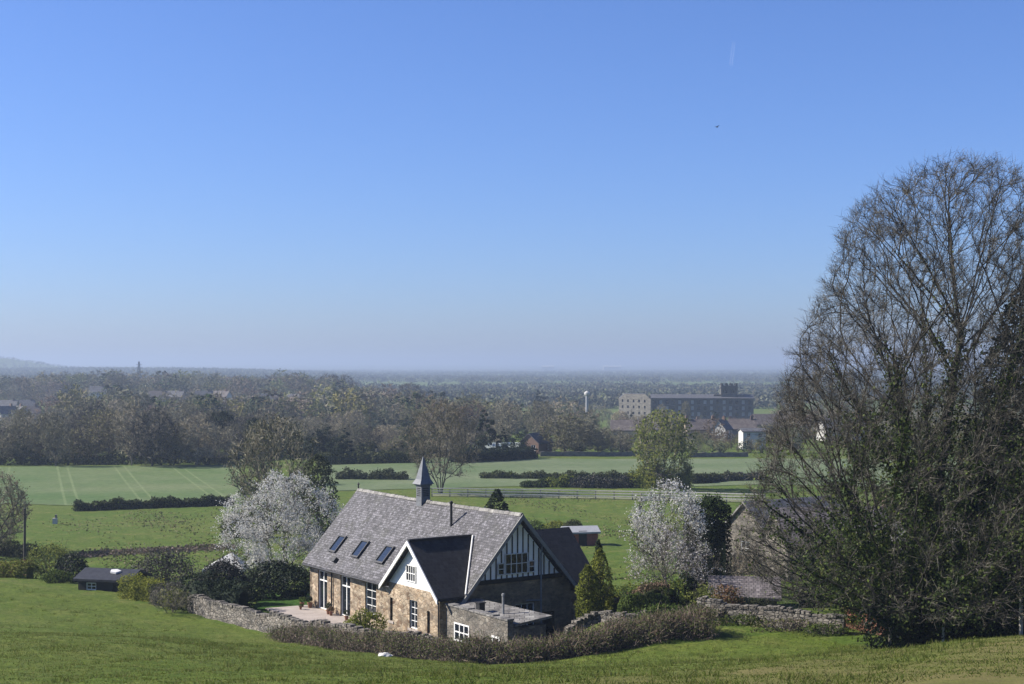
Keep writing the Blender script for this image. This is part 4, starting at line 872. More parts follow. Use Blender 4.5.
hedge('laurel_hedge', [at(156, 108.5), at(172, 107.5), at(180, 107)], 1.35, 1.2, 2600, .12, 'elder', 'grey-green hedge between the golden hedge and the big dark bush', seed=107, second=('hedgedark', .4))
shrub('forsythia', at(174, 105.5), (1.0,.9,1.6), 1300, .12, 'conifer', 'yellow flowering shrub at the left end of the garden wall', seed=108, rough=.3)
bare_shrub(at(171, 103), 1.7, 1.5, 160, 'low pinkish bramble at the left end of the garden wall', 109, 'twigfar', ('bud', .15, .08), name='bramble', dens=3, tl=.5)
shrub('dark_elder', at(216, 107), (2.6,1.9,3.1), 9000, .15, 'elder', 'big dark grey twiggy bush left of the white blossom tree', seed=110, lumps=16, rough=.2, second=('yew', .5, 1))
hedge('yew_hedge', [at(196, 105), at(225, 103.5), at(243, 103)], 2.3, 2.2, 4600, .15, 'yew', 'dark clipped yew mass at the foot of the big grey bush', seed=111, rough=.1, corem='yew')
wt = at(226, 119.5); gz_ = empty('garden_tent', wt, 'white pitched canvas roof of a garden tent behind the dark bush', 'tent')
ap = (wt[0]+.5, wt[1], wt[2]+2.75)
cn = [(wt[0]+x, wt[1]+y, wt[2]+1.5) for x, y in ((-1.7,-1.3),(1.7,-1.3),(1.7,1.3),(-1.7,1.3))]
MB().add(cn+[ap]+[(p[0], p[1], p[2]-.25) for p in cn], [(0,1,4),(1,2,4),(2,3,4),(3,0,4),(0,5,6,1),(1,6,7,2),(2,7,8,3),(3,8,5,0),(5,8,7,6)]).build('canopy', M['canvas'], gz_)
for p in cn: MB().tube((p[0]*.98+wt[0]*.02, p[1], wt[2]-.1), (p[0]*.98+wt[0]*.02, p[1], p[2]-.2), .05).build('leg', M['pipegrey'], gz_)
rk = at(385, 79.6); mb = MB(); rg_ = np.random.default_rng(4)
mb.lathe((rk[0], rk[1], rk[2]-.05), [(.26,0),(.31,.08),(.26,.17),(.12,.24)], 11); mb.v = [(rk[0]+(x-rk[0])*1.35+rg_.normal()*.04, y+rg_.normal()*.04, z+rg_.normal()*.025) for x, y, z in mb.v]
tag(mb.build('boulder', M['rock'], None, rk), 'white boulder lying in the grass at the foot of the scrubby hedge', 'boulder')
# tree at the left edge
def spring_tree(name, loc, h, w, b, nt, label, seed, tw, leaf_=None, dens=.5, size=.25, stems_=1, tl=1.3, r=.02, step=.7, bark='bark', lo=.6, mid=.45, r0=.018, per=4, cat='tree', fill=.55, group=None, second=1, up=.25):
    rng = np.random.default_rng(seed); T = crown_targets(rng, nt, egg(h, b, w, lo, mid), h, 6, fill)
    st = [stem(h*.6, rng, (a, c), (a*.08, c*.08, -.2), .6, .05) for a, c in ([(0, 0)] if stems_ == 1 else rng.normal(size=(stems_, 2))*w*.3)]
    sk = grow(rng, st, T, k=.42, step=step, r0=r0, e=2.3)
    def leafy(c, sk, rng):
        E = twigs(c, sk, rng, per, tl, r, 0, up, .8, r0*2.2, second)
        if leaf_: s = E[rng.uniform(0, 1, len(E)) < dens]; c.add(*cloud(s+rng.normal(size=s.shape)*.12, size, rng), 1)
        return [tw]+([leaf_] if leaf_ else [])
    return tree(name, loc, label, cat, sk, rng, leafy, bark, group)
spring_tree('budding_tree', at(-14, 150), 8.8, 4.4, .8, 480, 'pinkish budding tree cut by the left edge of the view', 121, 'twigbuff', 'bud', .7, .16, 3, .8, .016, .6, per=7)
hedge('dark_hedge', [at(-40, 152), at(0, 151), at(14, 150), at(34, 148)], 1.2, 1.6, 2200, .22, 'hedgedark', 'dark low hedge under the budding tree at the left edge', seed=122)
spring_tree('brown_tree', at(277, 176), 14.2, 5.3, 1.2, 520, 'broad domed brown bare tree behind the white blossom tree', 123, 'twigfar', 'hedgedark', .2, .26, 3, 1.0, .034, .8, per=8)
evergreen('ivy_tree', at(318, 172), 9.6, [(.2,1.6),(3,2.2),(6,2.1),(8.4,1.5),(9.6,.3)], 3600, .3, 'hedgedark', 'rounded ivy green tree right of the broad brown tree', 124, second=('bushyellow', .1, .8))
b_ = at(258, 170, 0); shrub('field_bush', at(246, 168), (3.0,2,3.4), 2000, .28, 'hedgedark', 'dull bush at the foot of the broad brown tree', seed=125)
spring_tree('bare_tree', at(441, 236), 15.6, 5.6, 3.0, 480, 'open multi-stemmed bare tree standing behind the bell turret', 126, 'twigbuff', 'bud', .3, .22, 5, 1.2, .026, .8, fill=.5, per=9)
spring_tree('green_tree', at(664, 243), 13.6, 4.8, 2.6, 380, 'round tree in fresh green leaf in the middle of the fields', 127, 'twigfar', 'springgreen', .7, .42, 1, 1.1, .024, .8, lo=.65, per=6)

# ------------------------------------------------------------------ field hedges and fence
hedge('field_hedge', [ground(76, 511), ground(150, 508.5), ground(232, 505)], 1.15, 1.7, 6500, .3, 'hedgedark', 'dark clipped hedge along the near side of the left crop field', seed=131, rough=.2, hv=.2, second=('bushgreen', .15), corem='hedgedark')
hedge('field_hedge', [ground(338, 479.5), ground(372, 480), ground(406, 480)], 1.25, 1.7, 3600, .3, 'hedgedark', 'short gappy hedge left of the open bare tree', seed=132, rough=.3, hv=.3)
hedge('field_hedge', [ground(481, 478.5), ground(540, 479), ground(600, 479), ground(640, 479)], .95, 1.6, 5200, .3, 'hedgedark', 'long dark hedge between the two pale fields', seed=133, rough=.3, hv=.25, second=('bushgreen', .15))
hedge('tall_hedge', [ground(318, 465), ground(380, 463.5), ground(424, 463)], 2.3, 2.6, 4200, .4, 'hedgedark', 'tall clipped dark hedge behind the open bare tree, left part', seed=134, rough=.06, corem='yew')
hedge('tall_hedge', [ground(455, 463), ground(500, 461), ground(533, 458.5)], 2.4, 2.6, 4200, .4, 'yew', 'dark clipped hedge in front of the long pale polytunnel', seed=135, rough=.06, corem='yew')
for i, (a, b, h, m, m2, lab) in enumerate([((524,487.5),(546,487),.9,'hedgedark','bushgreen','low dark green part of the hedgerow behind the rail fence'), ((546,487),(574,487),1.3,'bushgreen','bushyellow','bright green part of the hedgerow behind the rail fence'),
        ((572,487.5),(634,488),1.5,'elder','hedgedark','grey leafless part of the hedgerow behind the rail fence'), ((632,488),(690,489),3.2,'bushyellow','bushgreen','tall yellow-green hedgerow at the foot of the fresh green tree'), ((690,484),(715,482),1.2,'hedgedark','hedgedark','dark hedge right of the fresh green tree, near part'), ((716,481),(760,480),1.1,'hedgedark','elder','dark hedge right of the fresh green tree, far part')]):
    hedge('hedgerow', [ground(*a), ground((a[0]+b[0])/2, (a[1]+b[1])/2+.3), ground(*b)], h, 2.2, 5000, .3, m, lab, seed=140+i, rough=.3, box=False, hv=.2, second=(m2, .35))
def rail_fence(name, pts, label, h=1.25, gap=2.9):
    """post and rail fence: > post, rail"""
    P = np.array([p[:2] for p in pts]); seg = np.linalg.norm(np.diff(P, axis=0), axis=1); cum = np.concatenate([[0], np.cumsum(seg)]); n = int(cum[-1]/gap)
    s = np.linspace(0, cum[-1], n+1); xy = np.stack([np.interp(s, cum, P[:, 0]), np.interp(s, cum, P[:, 1])], -1); z = tz(xy[:, 0], xy[:, 1]); root = empty(name, (xy[0][0], xy[0][1], z[0]), label, 'fence')
    for x, y, zz in zip(xy[:, 0], xy[:, 1], z): MB().box((x, y, zz-.3), (.16, .16, h+.42)).build('post', M['wood'], root)
    for k in (.45, .8, 1.12):
        r = MB()
        for i in range(n): r.tube((xy[i][0], xy[i][1]-.1, z[i]+k*h), (xy[i+1][0], xy[i+1][1]-.1, z[i+1]+k*h), .12, .12, 4)
        r.build('rail', M['palewood'], root)
    return root
draped('sunlit_rail_strip', [at(432, 232), at(520, 229.5), at(600, 227), at(690, 223), at(765, 219)], [at(432, 235), at(520, 232.5), at(600, 230), at(690, 226), at(765, 222)], M['railsun'], .06, 60, 6)  # pale strip added behind the fence, standing in for sunlit rail tops
rail_fence('rail_fence', [at(432, 231), at(520, 228.5), at(600, 226), at(690, 222), at(765, 218)], 'long pale post and rail fence across the fields behind the house')
def gate(p, L, label):
    root = empty('field_gate', p, label, 'gate')
    for k in range(5): MB().tube((p[0], p[1], p[2]+.25+k*.24), (p[0]+L, p[1], p[2]+.25+k*.24), .04).build('bar', M['palewood'], root)
    for x in (0, L): MB().tube((p[0]+x, p[1], p[2]-.2), (p[0]+x, p[1], p[2]+1.5), .08).build('post', M['wood'], root)
    MB().tube((p[0], p[1]-.05, p[2]+.25), (p[0]+L, p[1]-.05, p[2]+1.2), .035).build('brace', M['palewood'], root)
g1 = ground(640, 501.5, 120); gate((g1[0], g1[1]-2, g1[2]), 3.6, 'pale field gate standing open before the rail fence')
tg = at(55, 187); root = empty('feed_trough', tg, 'small pale upright trough standing alone in the left meadow', 'trough')
MB().box((tg[0], tg[1], tg[2]), (.55, .4, .75)).build('tub', M['farwhite'], root); MB().box((tg[0]+.1, tg[1]+.1, tg[2]+.75), (.2, .3, .45)).build('post', M['wood'], root)
# tussocks along the meadow's wet line
rng = np.random.default_rng(77); n = 2600; px = rng.uniform(75, 235, n); t_ = (px-75)/160; py = 545-t_*8+rng.normal(size=n)*1.6; dd = 18.9*F/(py-HY); dd = np.clip(dd, 100, 400)
x = (px-CX)/F*dd; P = np.stack([x, dd, tz(x, dd)+.1], 1); tk = NP(); tk.add(*cloud(P, .35, rng), 0); tag(tk.build('rush_tussocks', M['bushbrown'], None, None), kind='stuff')

rng = np.random.default_rng(78); n = 30000; dd = np.exp(rng.uniform(math.log(122), math.log(236), n)); px = np.where(rng.uniform(0, 1, n) < .5, rng.uniform(-20, 250, n), rng.uniform(505, 790, n)); x = (px-CX)/F*dd
k = np.sin(x*.21+dd*.06)+np.sin(x*.07-dd*.11+1)+np.sin(x*.5+dd*.23); ok = (k+rng.normal(size=n)*.8 > .9)&~((px < 250)&(dd > 214)); x, dd = x[ok], dd[ok]
P = np.stack([x, dd, tz(x, dd)+.05], 1); tk = NP(); tk.add(*cloud(P, .26, rng), 0); tag(tk.build('meadow_tussocks', M['tussock']), kind='stuff')
# ------------------------------------------------------------------ grass on the pasture bank
rng = np.random.default_rng(8); n = 330000
dd = np.concatenate([rng.uniform(36, 84, n*3//5), rng.uniform(60, 118, n-n*3//5)]); px = rng.uniform(-60, 1090, n); x = (px-CX)/F*dd
edge = np.interp(px, [-200,0,100,150,230,300,400,500,600,700,800,900,1024,1300], [116,116,109,105,97.5,90,82,77.6,78,79.5,82.5,73,66.5,58]); ok = dd < edge; x, dd = x[ok], dd[ok]
cl = (np.sin(x*.55+dd*.3)+np.sin(x*.23-dd*.41+2)+np.sin(x*1.3+dd*.9)); keep = rng.uniform(-5, 2.6, len(x)) < cl; x, dd = x[keep], dd[keep]
B = np.stack([x, dd, tz(x, dd)+.02], 1); hgt = rng.uniform(.03, .085, (len(x), 1))*(1+1.2*(rng.uniform(0, 1, (len(x), 1)) < .05)); d = nrm(np.concatenate([rng.normal(size=(len(x), 2))*.9, np.ones((len(x), 1))], 1))
tf_ = NP(); tf_.add(*strips(B, B+d*hgt, .016, rng, .2)); 
n = 2600; i = rng.integers(0, len(B), n); i = i[np.sin(B[i, 0]*.31+B[i, 1]*.17)+np.sin(B[i, 0]*.9-B[i, 1]*.37+1) > -.1]; c = np.repeat(B[i], 16, 0); c[:, :2] += rng.normal(size=(len(c), 2))*.16
tf_.add(*strips(c, c+nrm(np.concatenate([rng.normal(size=(len(c), 2))*.55, np.ones((len(c), 1))], 1))*rng.uniform(.08, .26, (len(c), 1)), .014, rng, .15))
tag(tf_.build('grass_tufts', M['tuft']), kind='stuff')

# ------------------------------------------------------------------ the wood beyond the fields
def wood_mesh(kind, seed, lo=False):
    """one woodland tree in one mesh: limbs + twigs/leaves"""
    rng = np.random.default_rng(seed); c = NP(); h = 14.0
    if kind in ('bare', 'brown', 'bud', 'ivied'):
        w = rng.uniform(3.6, 5.0); T = crown_targets(rng, 200 if not lo else 52, egg(h, 2.2, w, .62, .5), h, 5, .3)
        st = [stem(h*.62, rng, (a, b_), (0, 0, -.6), .9, .06) for a, b_ in rng.normal(size=(rng.integers(1, 3), 2))*.9]
        sk = grow(rng, st, T, k=.45, step=1.1 if not lo else 2, r0=.026 if not lo else .04, e=2.3); limbs(c, sk, 0, 5, 3, .09)
        E = twigs(c, sk, rng, 9 if not lo else 7, 1.2 if not lo else 1.5, .05 if not lo else .13, 1, .12, 1.35, .06 if not lo else .12, 2 if not lo else 1)
        if kind == 'bud': s = E[rng.uniform(0, 1, len(E)) < .25]; c.add(*cloud(s, .5, rng), 2)
        if kind == 'ivied':
            pos, par, dr, rad, _ = sk; j = rng.choice(np.nonzero((rad > .08)&(pos[:, 2] < 10.5))[0], 700); c.add(*cloud(pos[j]+rng.normal(size=(700, 3))*.45, .55, rng), 2)
    else:
        prof = {'cone': [(.5,2.2),(3,2.6),(8,1.8),(12,.9),(14,.15)], 'round': [(.5,2.2),(3,3.6),(7,4.2),(11,3.4),(13.6,.6)], 'pine': [(5,.6),(7,3.2),(10,4.0),(12.5,2.8),(14,.4)]}[kind]
        T = crown_targets(rng, 40, prof, h, 5, .5); sk = grow(rng, [stem(h*.85, rng, base=(0, 0, -.6))], T, k=.5, step=1.4, r0=.03); limbs(c, sk, 0, 5, 3, .09); n = 4200 if not lo else 300
        ctr = crown_targets(rng, 46, prof, h, 5, .3); j = rng.integers(0, len(ctr), n); Q = ctr[j]+nrm(rng.normal(size=(n, 3)))*rng.uniform(.2, 1, (n, 1))**.5*np.array([1.15, 1.15, .8])*np.interp(ctr[j][:, 2], [p[0] for p in prof], [p[1] for p in prof])[:, None]*.33
        c.add(*cloud(Q, .48 if not lo else 1.25, rng, nrm(Q-np.array([0, 0, 5])), .8), 2)
    return c
MATS = {'bare': ('barkpale', 'twigfar', 'twigfar'), 'brown': ('bark', 'twig', 'twig'), 'bud': ('bark', 'twigbuff', 'budhaze'), 'ivied': ('bark', 'twigfar', 'hedgedark'), 'cone': ('bark', 'twig', 'yew'), 'round': ('bark', 'twig', 'yew'), 'pine': ('bark', 'twig', 'yew')}
WM = {}
for kind, ns in (('bare', 5), ('brown', 3), ('bud', 3), ('ivied', 3), ('cone', 2), ('round', 2), ('pine', 1)):
    WM[kind] = [wood_mesh(kind, 300+17*i+len(kind)*7).mesh('woodland_'+kind, [M[k] for k in MATS[kind]]) for i in range(ns)]
wr_ = random.Random(12)
WORDS = {'bare': 'bare grey-brown tree', 'brown': 'bare dark brown tree', 'bud': 'bare tree flushed with first green', 'ivied': 'bare tree with ivy-clad trunk', 'cone': 'dark pointed conifer', 'round': 'dark rounded evergreen', 'pine': 'dark pine'}
NAMES = {'bare': 'woodland_tree', 'brown': 'woodland_tree', 'bud': 'budding_tree', 'ivied': 'ivied_tree', 'cone': 'conifer', 'round': 'evergreen_tree', 'pine': 'pine_tree'}
NT = []
def wood_tree(px, d, toppy, kind, label, group=None, wid=1.0, maxh=22):
    x, y, z = G(px, d); zt = HC-(toppy-HY)/F*d; h = min(max(4.0, zt-z), maxh); s = h/14.0
    o = bpy.data.objects.new(NAMES[kind], wr_.choice(WM[kind])); COL.objects.link(o); o.location = (x, y, z); k = wid*wr_.uniform(.9, 1.15)*max(s, .55*s+.35)
    o.scale = (k, k, s); o.rotation_euler[2] = wr_.uniform(0, 6.28); tag(o, label, 'tree', group); NT.append((x, y)); return o
# trees one can tell apart
for a in [(486,322,401,'cone','tall dark columnar conifer left of the brick cottage',1.0), (502,322,424,'cone','shorter dark conifer right of the tall columnar one',.9), (515,330,430,'round','low dark evergreen hedge-tree beside the brick cottage',1.1),
    (566,345,416,'bud','broad rounded grey-green tree right of the brick cottage',1.7), (598,345,428,'bare','rounded grey shrubby tree left of the fresh green tree',1.4), (622,350,432,'bare','low grey tree beside the pale stone gable',1.2), (540,420,400,'bare','wide bare tree standing above the brick cottage',1.2), (508,400,399,'ivied','bare tree over the pale polytunnel',1.0),
    (580,341,421,'ivied','ivied rounded tree between the brick cottage and the fresh green tree',1.5), (612,342,427,'bare','bare rounded tree at the pale field edge left of the fresh green tree',1.3), (640,430,415,'bare','bare tree standing before the brown roof left of the fresh green tree',1.2), (712,428,419,'brown','brown tree before the terrace roofs right of the dark round tree',1.0), (620,470,411,'ivied','ivied tree just below the pale mill gable',1.0),
    (259,255,424,'bud','yellow-flushed small tree above the broad brown tree',.7), (338,300,430,'round','dark evergreen at the left end of the tall clipped hedge',.7), (344,318,426,'cone','pair-standing dark conifer behind the tall clipped hedge',1.3), (310,318,436,'round','dark evergreen between brown tree and tall hedge',.9), (152,330,424,'ivied','ivied tree standing forward of the left wood',1.0),
    (170,318,436,'round','dark evergreen low in the front of the left wood',.9), (196,318,432,'cone','dark evergreen near the right end of the left field',1.1), (206,330,428,'pine','dark pine near the right end of the left field',1.0), (20,320,440,'round','dull evergreen shrub tree at the left end of the crop field',.9),
    (100,980,378,'round','green rounded tree on the skyline of the left wood',1.2), (64,900,384,'brown','red-brown tree crown above the left roofs',1.4), (118,930,374,'brown','dark brown skyline tree right of the green rounded one',1.2), (62,1020,374,'cone','dark skyline conifer above the left roofs',1.3),
    (342,960,372,'brown','tall brown skyline tree on the wooded knoll',1.3), (328,960,374,'brown','second tall brown tree on the wooded knoll, left of its top',1.3), (300,950,375,'bare','purplish bare tree on the wooded knoll shoulder',1.4), (436,600,386,'round','dark rounded tree on the wood skyline right of the turret',1.0), (410,760,383,'brown','brown tree on the wood skyline over the bare tree',1.3),
    (692,470,420,'round','dark green round tree among the houses',1.2), (632,560,408,'cone','dark small conifer against the pale mill gable',.6), (686,640,402,'bud','greenish tree in front of the long mill',.8), (662,650,404,'bare','bare tree in front of the left end of the long mill',.9), (715,650,408,'round','dark evergreen in front of the long mill',.6), (540,760,385,'cone','dark tree on the hazy skyline of the plain',.9)]:
    wood_tree(a[0], a[1], a[2], a[3], a[4], None, a[5])
def zone(px):
    return 0 if px < 120 else 1 if px < 240 else 2 if px < 330 else 3 if px < 425 else 4 if px < 480 else 5
WHERE = ['behind the crop field left', 'behind the crop field right', 'above the broad brown tree', 'above the tall clipped hedge', 'above the open bare tree', 'behind the polytunnel']
def top_line(px, d):      # how high the canopy reaches in the photograph, by depth
    f = np.interp(px, [-60,0,60,140,235,300,420,470,560,640], [424,422,414,412,420,428,428,428,430,436]); b = np.interp(px, [-60,0,44,60,120,140,235,300,345,400,470,560,640], [414,414,412,396,392,394,395,398,391,394,398,404,410])
    return f+(b-f)*sm(310, 760, d)
DK = ['dark conifer', 'x']
cnt = 0; rows = [(309,0,238,9),(318,0,238,10),(332,-10,250,10),(350,-15,262,11),(322,232,330,9),(326,318,480,9),(336,318,482,9),(350,255,480,10),(372,-15,500,11),(398,-15,520,11.5),(430,-20,560,12),(470,-20,560,13)]
for (d, a, b, gap) in rows:
    px = a+wr_.uniform(0, 8)
    while px < b and cnt < 250:
        dd_ = d*wr_.uniform(.975, 1.03); k = wr_.choices(['bare', 'brown', 'bud', 'ivied', 'cone', 'round', 'pine'], [34, 15, 14, 25, 3, 8, 1])[0]
        if not (300 < px < 318 and d < 325):
            row = 'at the wood edge' if d < 325 else 'in the second rank' if d < 345 else 'deeper in the wood' if d < 400 else 'far back in the wood'
            wood_tree(px, dd_, float(top_line(px, dd_))+wr_.uniform(-13, 17), k, f'{WORDS[k]} {row} {WHERE[zone(px)]}', f'{WORDS[k]}s {row} {WHERE[zone(px)]}', maxh=19, wid=wr_.uniform(.75, 1.35)); cnt += 1
        px += gap*wr_.uniform(.75, 1.3)/d*F*(.5 if d < 345 else .55)
# the rest of the wood, read as one mass
TINT = {'bare': (.31,.285,.20), 'brown': (.24,.19,.125), 'bud': (.28,.29,.12), 'ivied': (.2,.205,.105), 'cone': (.02,.035,.018), 'round': (.035,.055,.022), 'pine': (.03,.045,.022)}
def mass(name, pts, heights, kinds, protos, jitter, rng):
    out = NP()
    arrs = {k: [(np.concatenate(p.v), np.concatenate(p.q)) for p in v] for k, v in protos.items()}
    for (x, y), h, k in zip(pts, heights, kinds):
        v, q = arrs[k][rng.integers(len(arrs[k]))]; a = rng.uniform(0, 6.28); s = h/14; sx = s*rng.uniform(1.0, 1.6); ca, sa = math.cos(a), math.sin(a)
        V = np.stack([(v[:, 0]*ca-v[:, 1]*sa)*sx+x, (v[:, 0]*sa+v[:, 1]*ca)*sx+y, v[:, 2]*s], 1); V[:, 2] += gz(x, y)
        t = np.array(TINT[k])*rng.uniform(1-jitter, 1+jitter)*(1+rng.normal(size=3)*.07); out.add(V, q, 0, np.tile(t, (len(V), 1)))
    return tag(out.build(name, M['tinted']), kind='stuff')
rng = np.random.default_rng(99)
LOW = {k: [wood_mesh(k, 700+i, True) for i in range(3)] for k in ('bare', 'brown', 'bud', 'ivied', 'cone', 'round')}
pts = []; hs = []; ks = []
gapz = [(0,44,560,760),(30,120,700,860),(130,240,640,800),(256,335,640,780)]
d = 480.0
while d < 1250:
    px = -40+rng.uniform(0, 10)
    while px < 600:
        dd_ = d*rng.uniform(.985, 1.015); lim = np.interp(px, [-60,200,330,380,440,520,600], [1300,1250,1050,900,700,560,500])
        if dd_ < lim and not any(a < px < b and c < dd_ < e for a, b, c, e in gapz):
            x, y, z = G(px, dd_); b = float(np.interp(px, [-60,0,44,60,120,140,235,300,345,400,470,560,640], [414,414,412,396,392,394,395,398,391,394,398,404,410])); b2 = float(np.interp(px, [-60,0,100,200,330,360,420,600], [378,378,374,375,374,380,388,400])); tp_ = b+(b2-b)*float(sm(735, 960, dd_))+3.2*math.sin(px*.09+dd_*.021)+2.2*math.sin(px*.23-dd_*.013)
            h = HC-(tp_-HY)/F*dd_-z; h = np.clip(h, 6, 19)*rng.uniform(.6, 1.14)
            pts.append((x, y)); hs.append(h); ks.append(rng.choice(['bare', 'brown', 'bud', 'ivied', 'cone', 'round'], p=[.34,.22,.13,.20,.03,.08]))
        px += rng.uniform(9, 15)/dd_*F*.75
    d *= 1.026
for _ in range(230):
    px = rng.uniform(295, 415); dd_ = rng.uniform(600, 1080); x, y, z = G(px, dd_); tp_ = float(np.interp(px, [295,345,420], [382,383,392]))+float(sm(820, 600, dd_))*10; h = HC-(tp_-HY)/F*dd_-z; pts.append((x, y)); hs.append(float(np.clip(h, 6, 14))*rng.uniform(.7, 1.05)); ks.append(rng.choice(['bare', 'brown', 'ivied', 'round'], p=[.45,.3,.18,.07]))
mass('deep_wood', pts, hs, ks, LOW, .25, rng)
# trees between the fields and the mill on the right
pts, hs, ks = [], [], []
for _ in range(620):
    px = rng.uniform(540, 1120); dd_ = rng.uniform(352, 900); tall = not (600 < px < 780)
    if 612 < px < 775 and dd_ > 690: continue
    x, y, z = G(px, dd_); pts.append((x, y)); hs.append(rng.uniform(4.5, 9) if tall else rng.uniform(2, 4.5)+(rng.uniform() < .14)*3.5); ks.append(rng.choice(['bare', 'brown', 'bud', 'round', 'ivied'], p=[.45,.25,.1,.05,.15]))
for _ in range(240):
    px = rng.uniform(545, 790); dd_ = rng.uniform(341, 425); x, y, z = G(px, dd_); pts.append((x, y)); hs.append(rng.uniform(1.2, 3.4)); ks.append(rng.choice(['bare', 'brown', 'bud', 'round', 'ivied'], p=[.3,.25,.2,.1,.15]))
mass('town_trees', pts, hs, ks, LOW, .25, rng)
# undergrowth along the foot of the wood
rng = np.random.default_rng(14); n = 9000; px = rng.uniform(-20, 480, n); d0 = np.where(px < 240, 306, 320)+rng.uniform(0, 18, n)**1.0; x = (px-CX)/F*d0; hmax = 1.2+1.3*(np.sin(px*.11)+np.sin(px*.047+1)+1.2).clip(0, 3)
P = np.stack([x, d0, tz(x, d0)+rng.uniform(0, 1, n)*hmax], 1); un = NP(); un.add(*cloud(P, .8, rng)); tag(un.build('wood_undergrowth', M['hedgedark']), kind='stuff')
# plain: hedgerow trees and copses out to the horizon, thousands of them
rng = np.random.default_rng(15); n = 60000; dd_ = np.exp(rng.uniform(math.log(950), math.log(12500), n)); px = rng.uniform(-80, 1110, n); x = (px-CX)/F*dd_
f = np.sin(x*.0031+np.sin(dd_*.0017)*2)+np.sin(dd_*.0042+x*.0011+1.2)+.8*np.sin(x*.011+dd_*.007)+.6*np.sin(x*.019-dd_*.013)
ok = (f+rng.normal(size=n)*.5 > .4)|(px < 360)&(dd_ < 4700)&(rng.uniform(0, 1, n) < .6)|(dd_ > 2300)&(rng.uniform(0, 1, n) < .5); x, dd_, px = x[ok], dd_[ok], px[ok]
z = tz(x, dd_); out = NP(); m = 24; hgt = rng.uniform(4.5, 9.5, len(x)); j = np.repeat(np.arange(len(x)), m); u = nrm(rng.normal(size=(len(j), 3)))*rng.uniform(.4, 1, (len(j), 1))
P = np.stack([x[j]+u[:, 0]*hgt[j]*.75, dd_[j]+u[:, 1]*hgt[j]*.75, z[j]+hgt[j]*.45+u[:, 2]*hgt[j]*.5], 1); v, q = cloud(P, 1, rng, u, .8)
v = P[np.repeat(np.arange(len(j)), 4)]+(v-P[np.repeat(np.arange(len(j)), 4)])*hgt[j][np.repeat(np.arange(len(j)), 4)][:, None]*.3
tc = np.array([.45,.52,.48])*np.array(list(TINT.values()))[rng.choice(6, len(x), p=[.35,.25,.1,.15,.05,.1])]*rng.uniform(.75, 1.25, (len(x), 1)); out.add(v, q, 0, np.repeat(tc[j], 4, 0)); tag(out.build('distant_trees', M['tinted']), kind='stuff')

# ------------------------------------------------------------------ houses, mill and town
building('brick_cottage', at(536, 347, 0), 7.5, 5.2, 2.8, 2.2, math.radians(62), 'farbrick', 'fargrey', 'red brick cottage with grey roof at the edge of the wood', 'cottage', wins=[('left', -1.8, .9, 1.2, 1.4), ('left', .8, .9, 1.2, 1.4), ('front', 1, 1, 1.1, 1.3)], chim=[(3.6, 0, .8, 1.1)])
pt = at(492, 338); MBt = MB(); n = 9; L = 13.5
arc = lambda x: [(pt[0]+x, pt[1]+3.2*math.cos(a)*-1, pt[2]+1.0+2.0*math.sin(a)) for a in [math.pi*i/n for i in range(n+1)]]
tun = empty('polytunnel', pt, 'long low pale green polytunnel roof behind the dark clipped hedge', 'polytunnel')
MBt.prism(arc(-L/2), arc(L/2)).build('cover', M['polytunnel'], tun); MB().box((pt[0], pt[1], pt[2]-.5), (L, 6.2, 1.5)).build('base', M['greystone'], tun)
stone_wall('orchard_wall', gl((376,322),(392,323),(402,323)), 2.2, .5, 'pale stretch of stone wall below the wood left of the open bare tree', 'millpale', seed=7, cope=False)
stone_wall('field_wall', gl((540,334),(580,336),(640,338)), 1.1, .5, 'pale stone field wall along the far edge of the pale field', 'millpale', seed=8, cope=False)
stone_wall('field_wall', gl((690,334),(720,336),(748,337)), 1.1, .5, 'pale stone wall in front of the terraced houses', 'millpale', seed=9, cope=False)
wn = lambda L, k, z, w=1.0, h=1.4: [('front', -L/2+L*(i+.5)/k-w/2, z, w, h) for i in range(k)]
HOUSES = [(628,430,10,6,3.8,2.8,-6,'farbuff','farroof','brown roofed house with pale gable left of the fresh green tree',[(5,0,.9,1)],4),
 (752,372,6.0,5,4.6,.7,5,'farwhite','fargrey','square white house with dark windows beside the big tree',[],2),
 (700,425,9,6,4.2,2.8,4,'farbuff','farroof','brown roofed house right of the dark round tree',[(-4,0,.9,1.1),(4,0,.9,1.1)],4),
 (742,430,8,6,4.2,2.8,-4,'farbuff','farroof','brown roofed house next to the pale lit gable',[(3,0,.9,1.1)],3),
 (684,520,9,7,4.6,3.2,3,'farbuff','fargrey','grey roofed house below the left end of the long mill',[(5,0,.9,1)],4),
 (744,520,9,7,4.6,3.4,-5,'farwhite','farroof','white walled house below the right end of the long mill',[(-5,0,.9,1)],4),
 (774,480,14,7,4.6,3.2,6,'farbuff','farroof','brown roofed house half hidden by the big tree crown',[(2,0,.9,1)],3),
 (652,520,8,7,4.4,3.0,-3,'farbuff','farroof','brown roofed house behind the fresh green tree',[(-3,0,.9,1)],3),
 (800,440,15,7,4.6,3.2,-8,'farbuff','farroof','brown roofed house seen through the big tree crown',[(4,0,.9,1)],3),
 (845,420,15,7,4.6,3.2,10,'farwhite','fargrey','white walled house seen deep through the big tree crown',[(4,0,.9,1)],3)]
for (px, d, L, Wd, ev, ri, yw, wm, rm_, lab, ch, k) in HOUSES:
    building('town_house', at(px, d, -3.6 if d == 520 else -1.0 if d > 400 else 0), L, Wd, ev, ri, math.radians(yw), wm, rm_, lab, 'house', chim=ch, wins=wn(L, k, .9)+wn(L, k, ev-1.6, 1, 1.2) if ev > 4.5 else wn(L, k, 1.2), gablem='farwhite' if 'gable' in lab else None, base=-3)
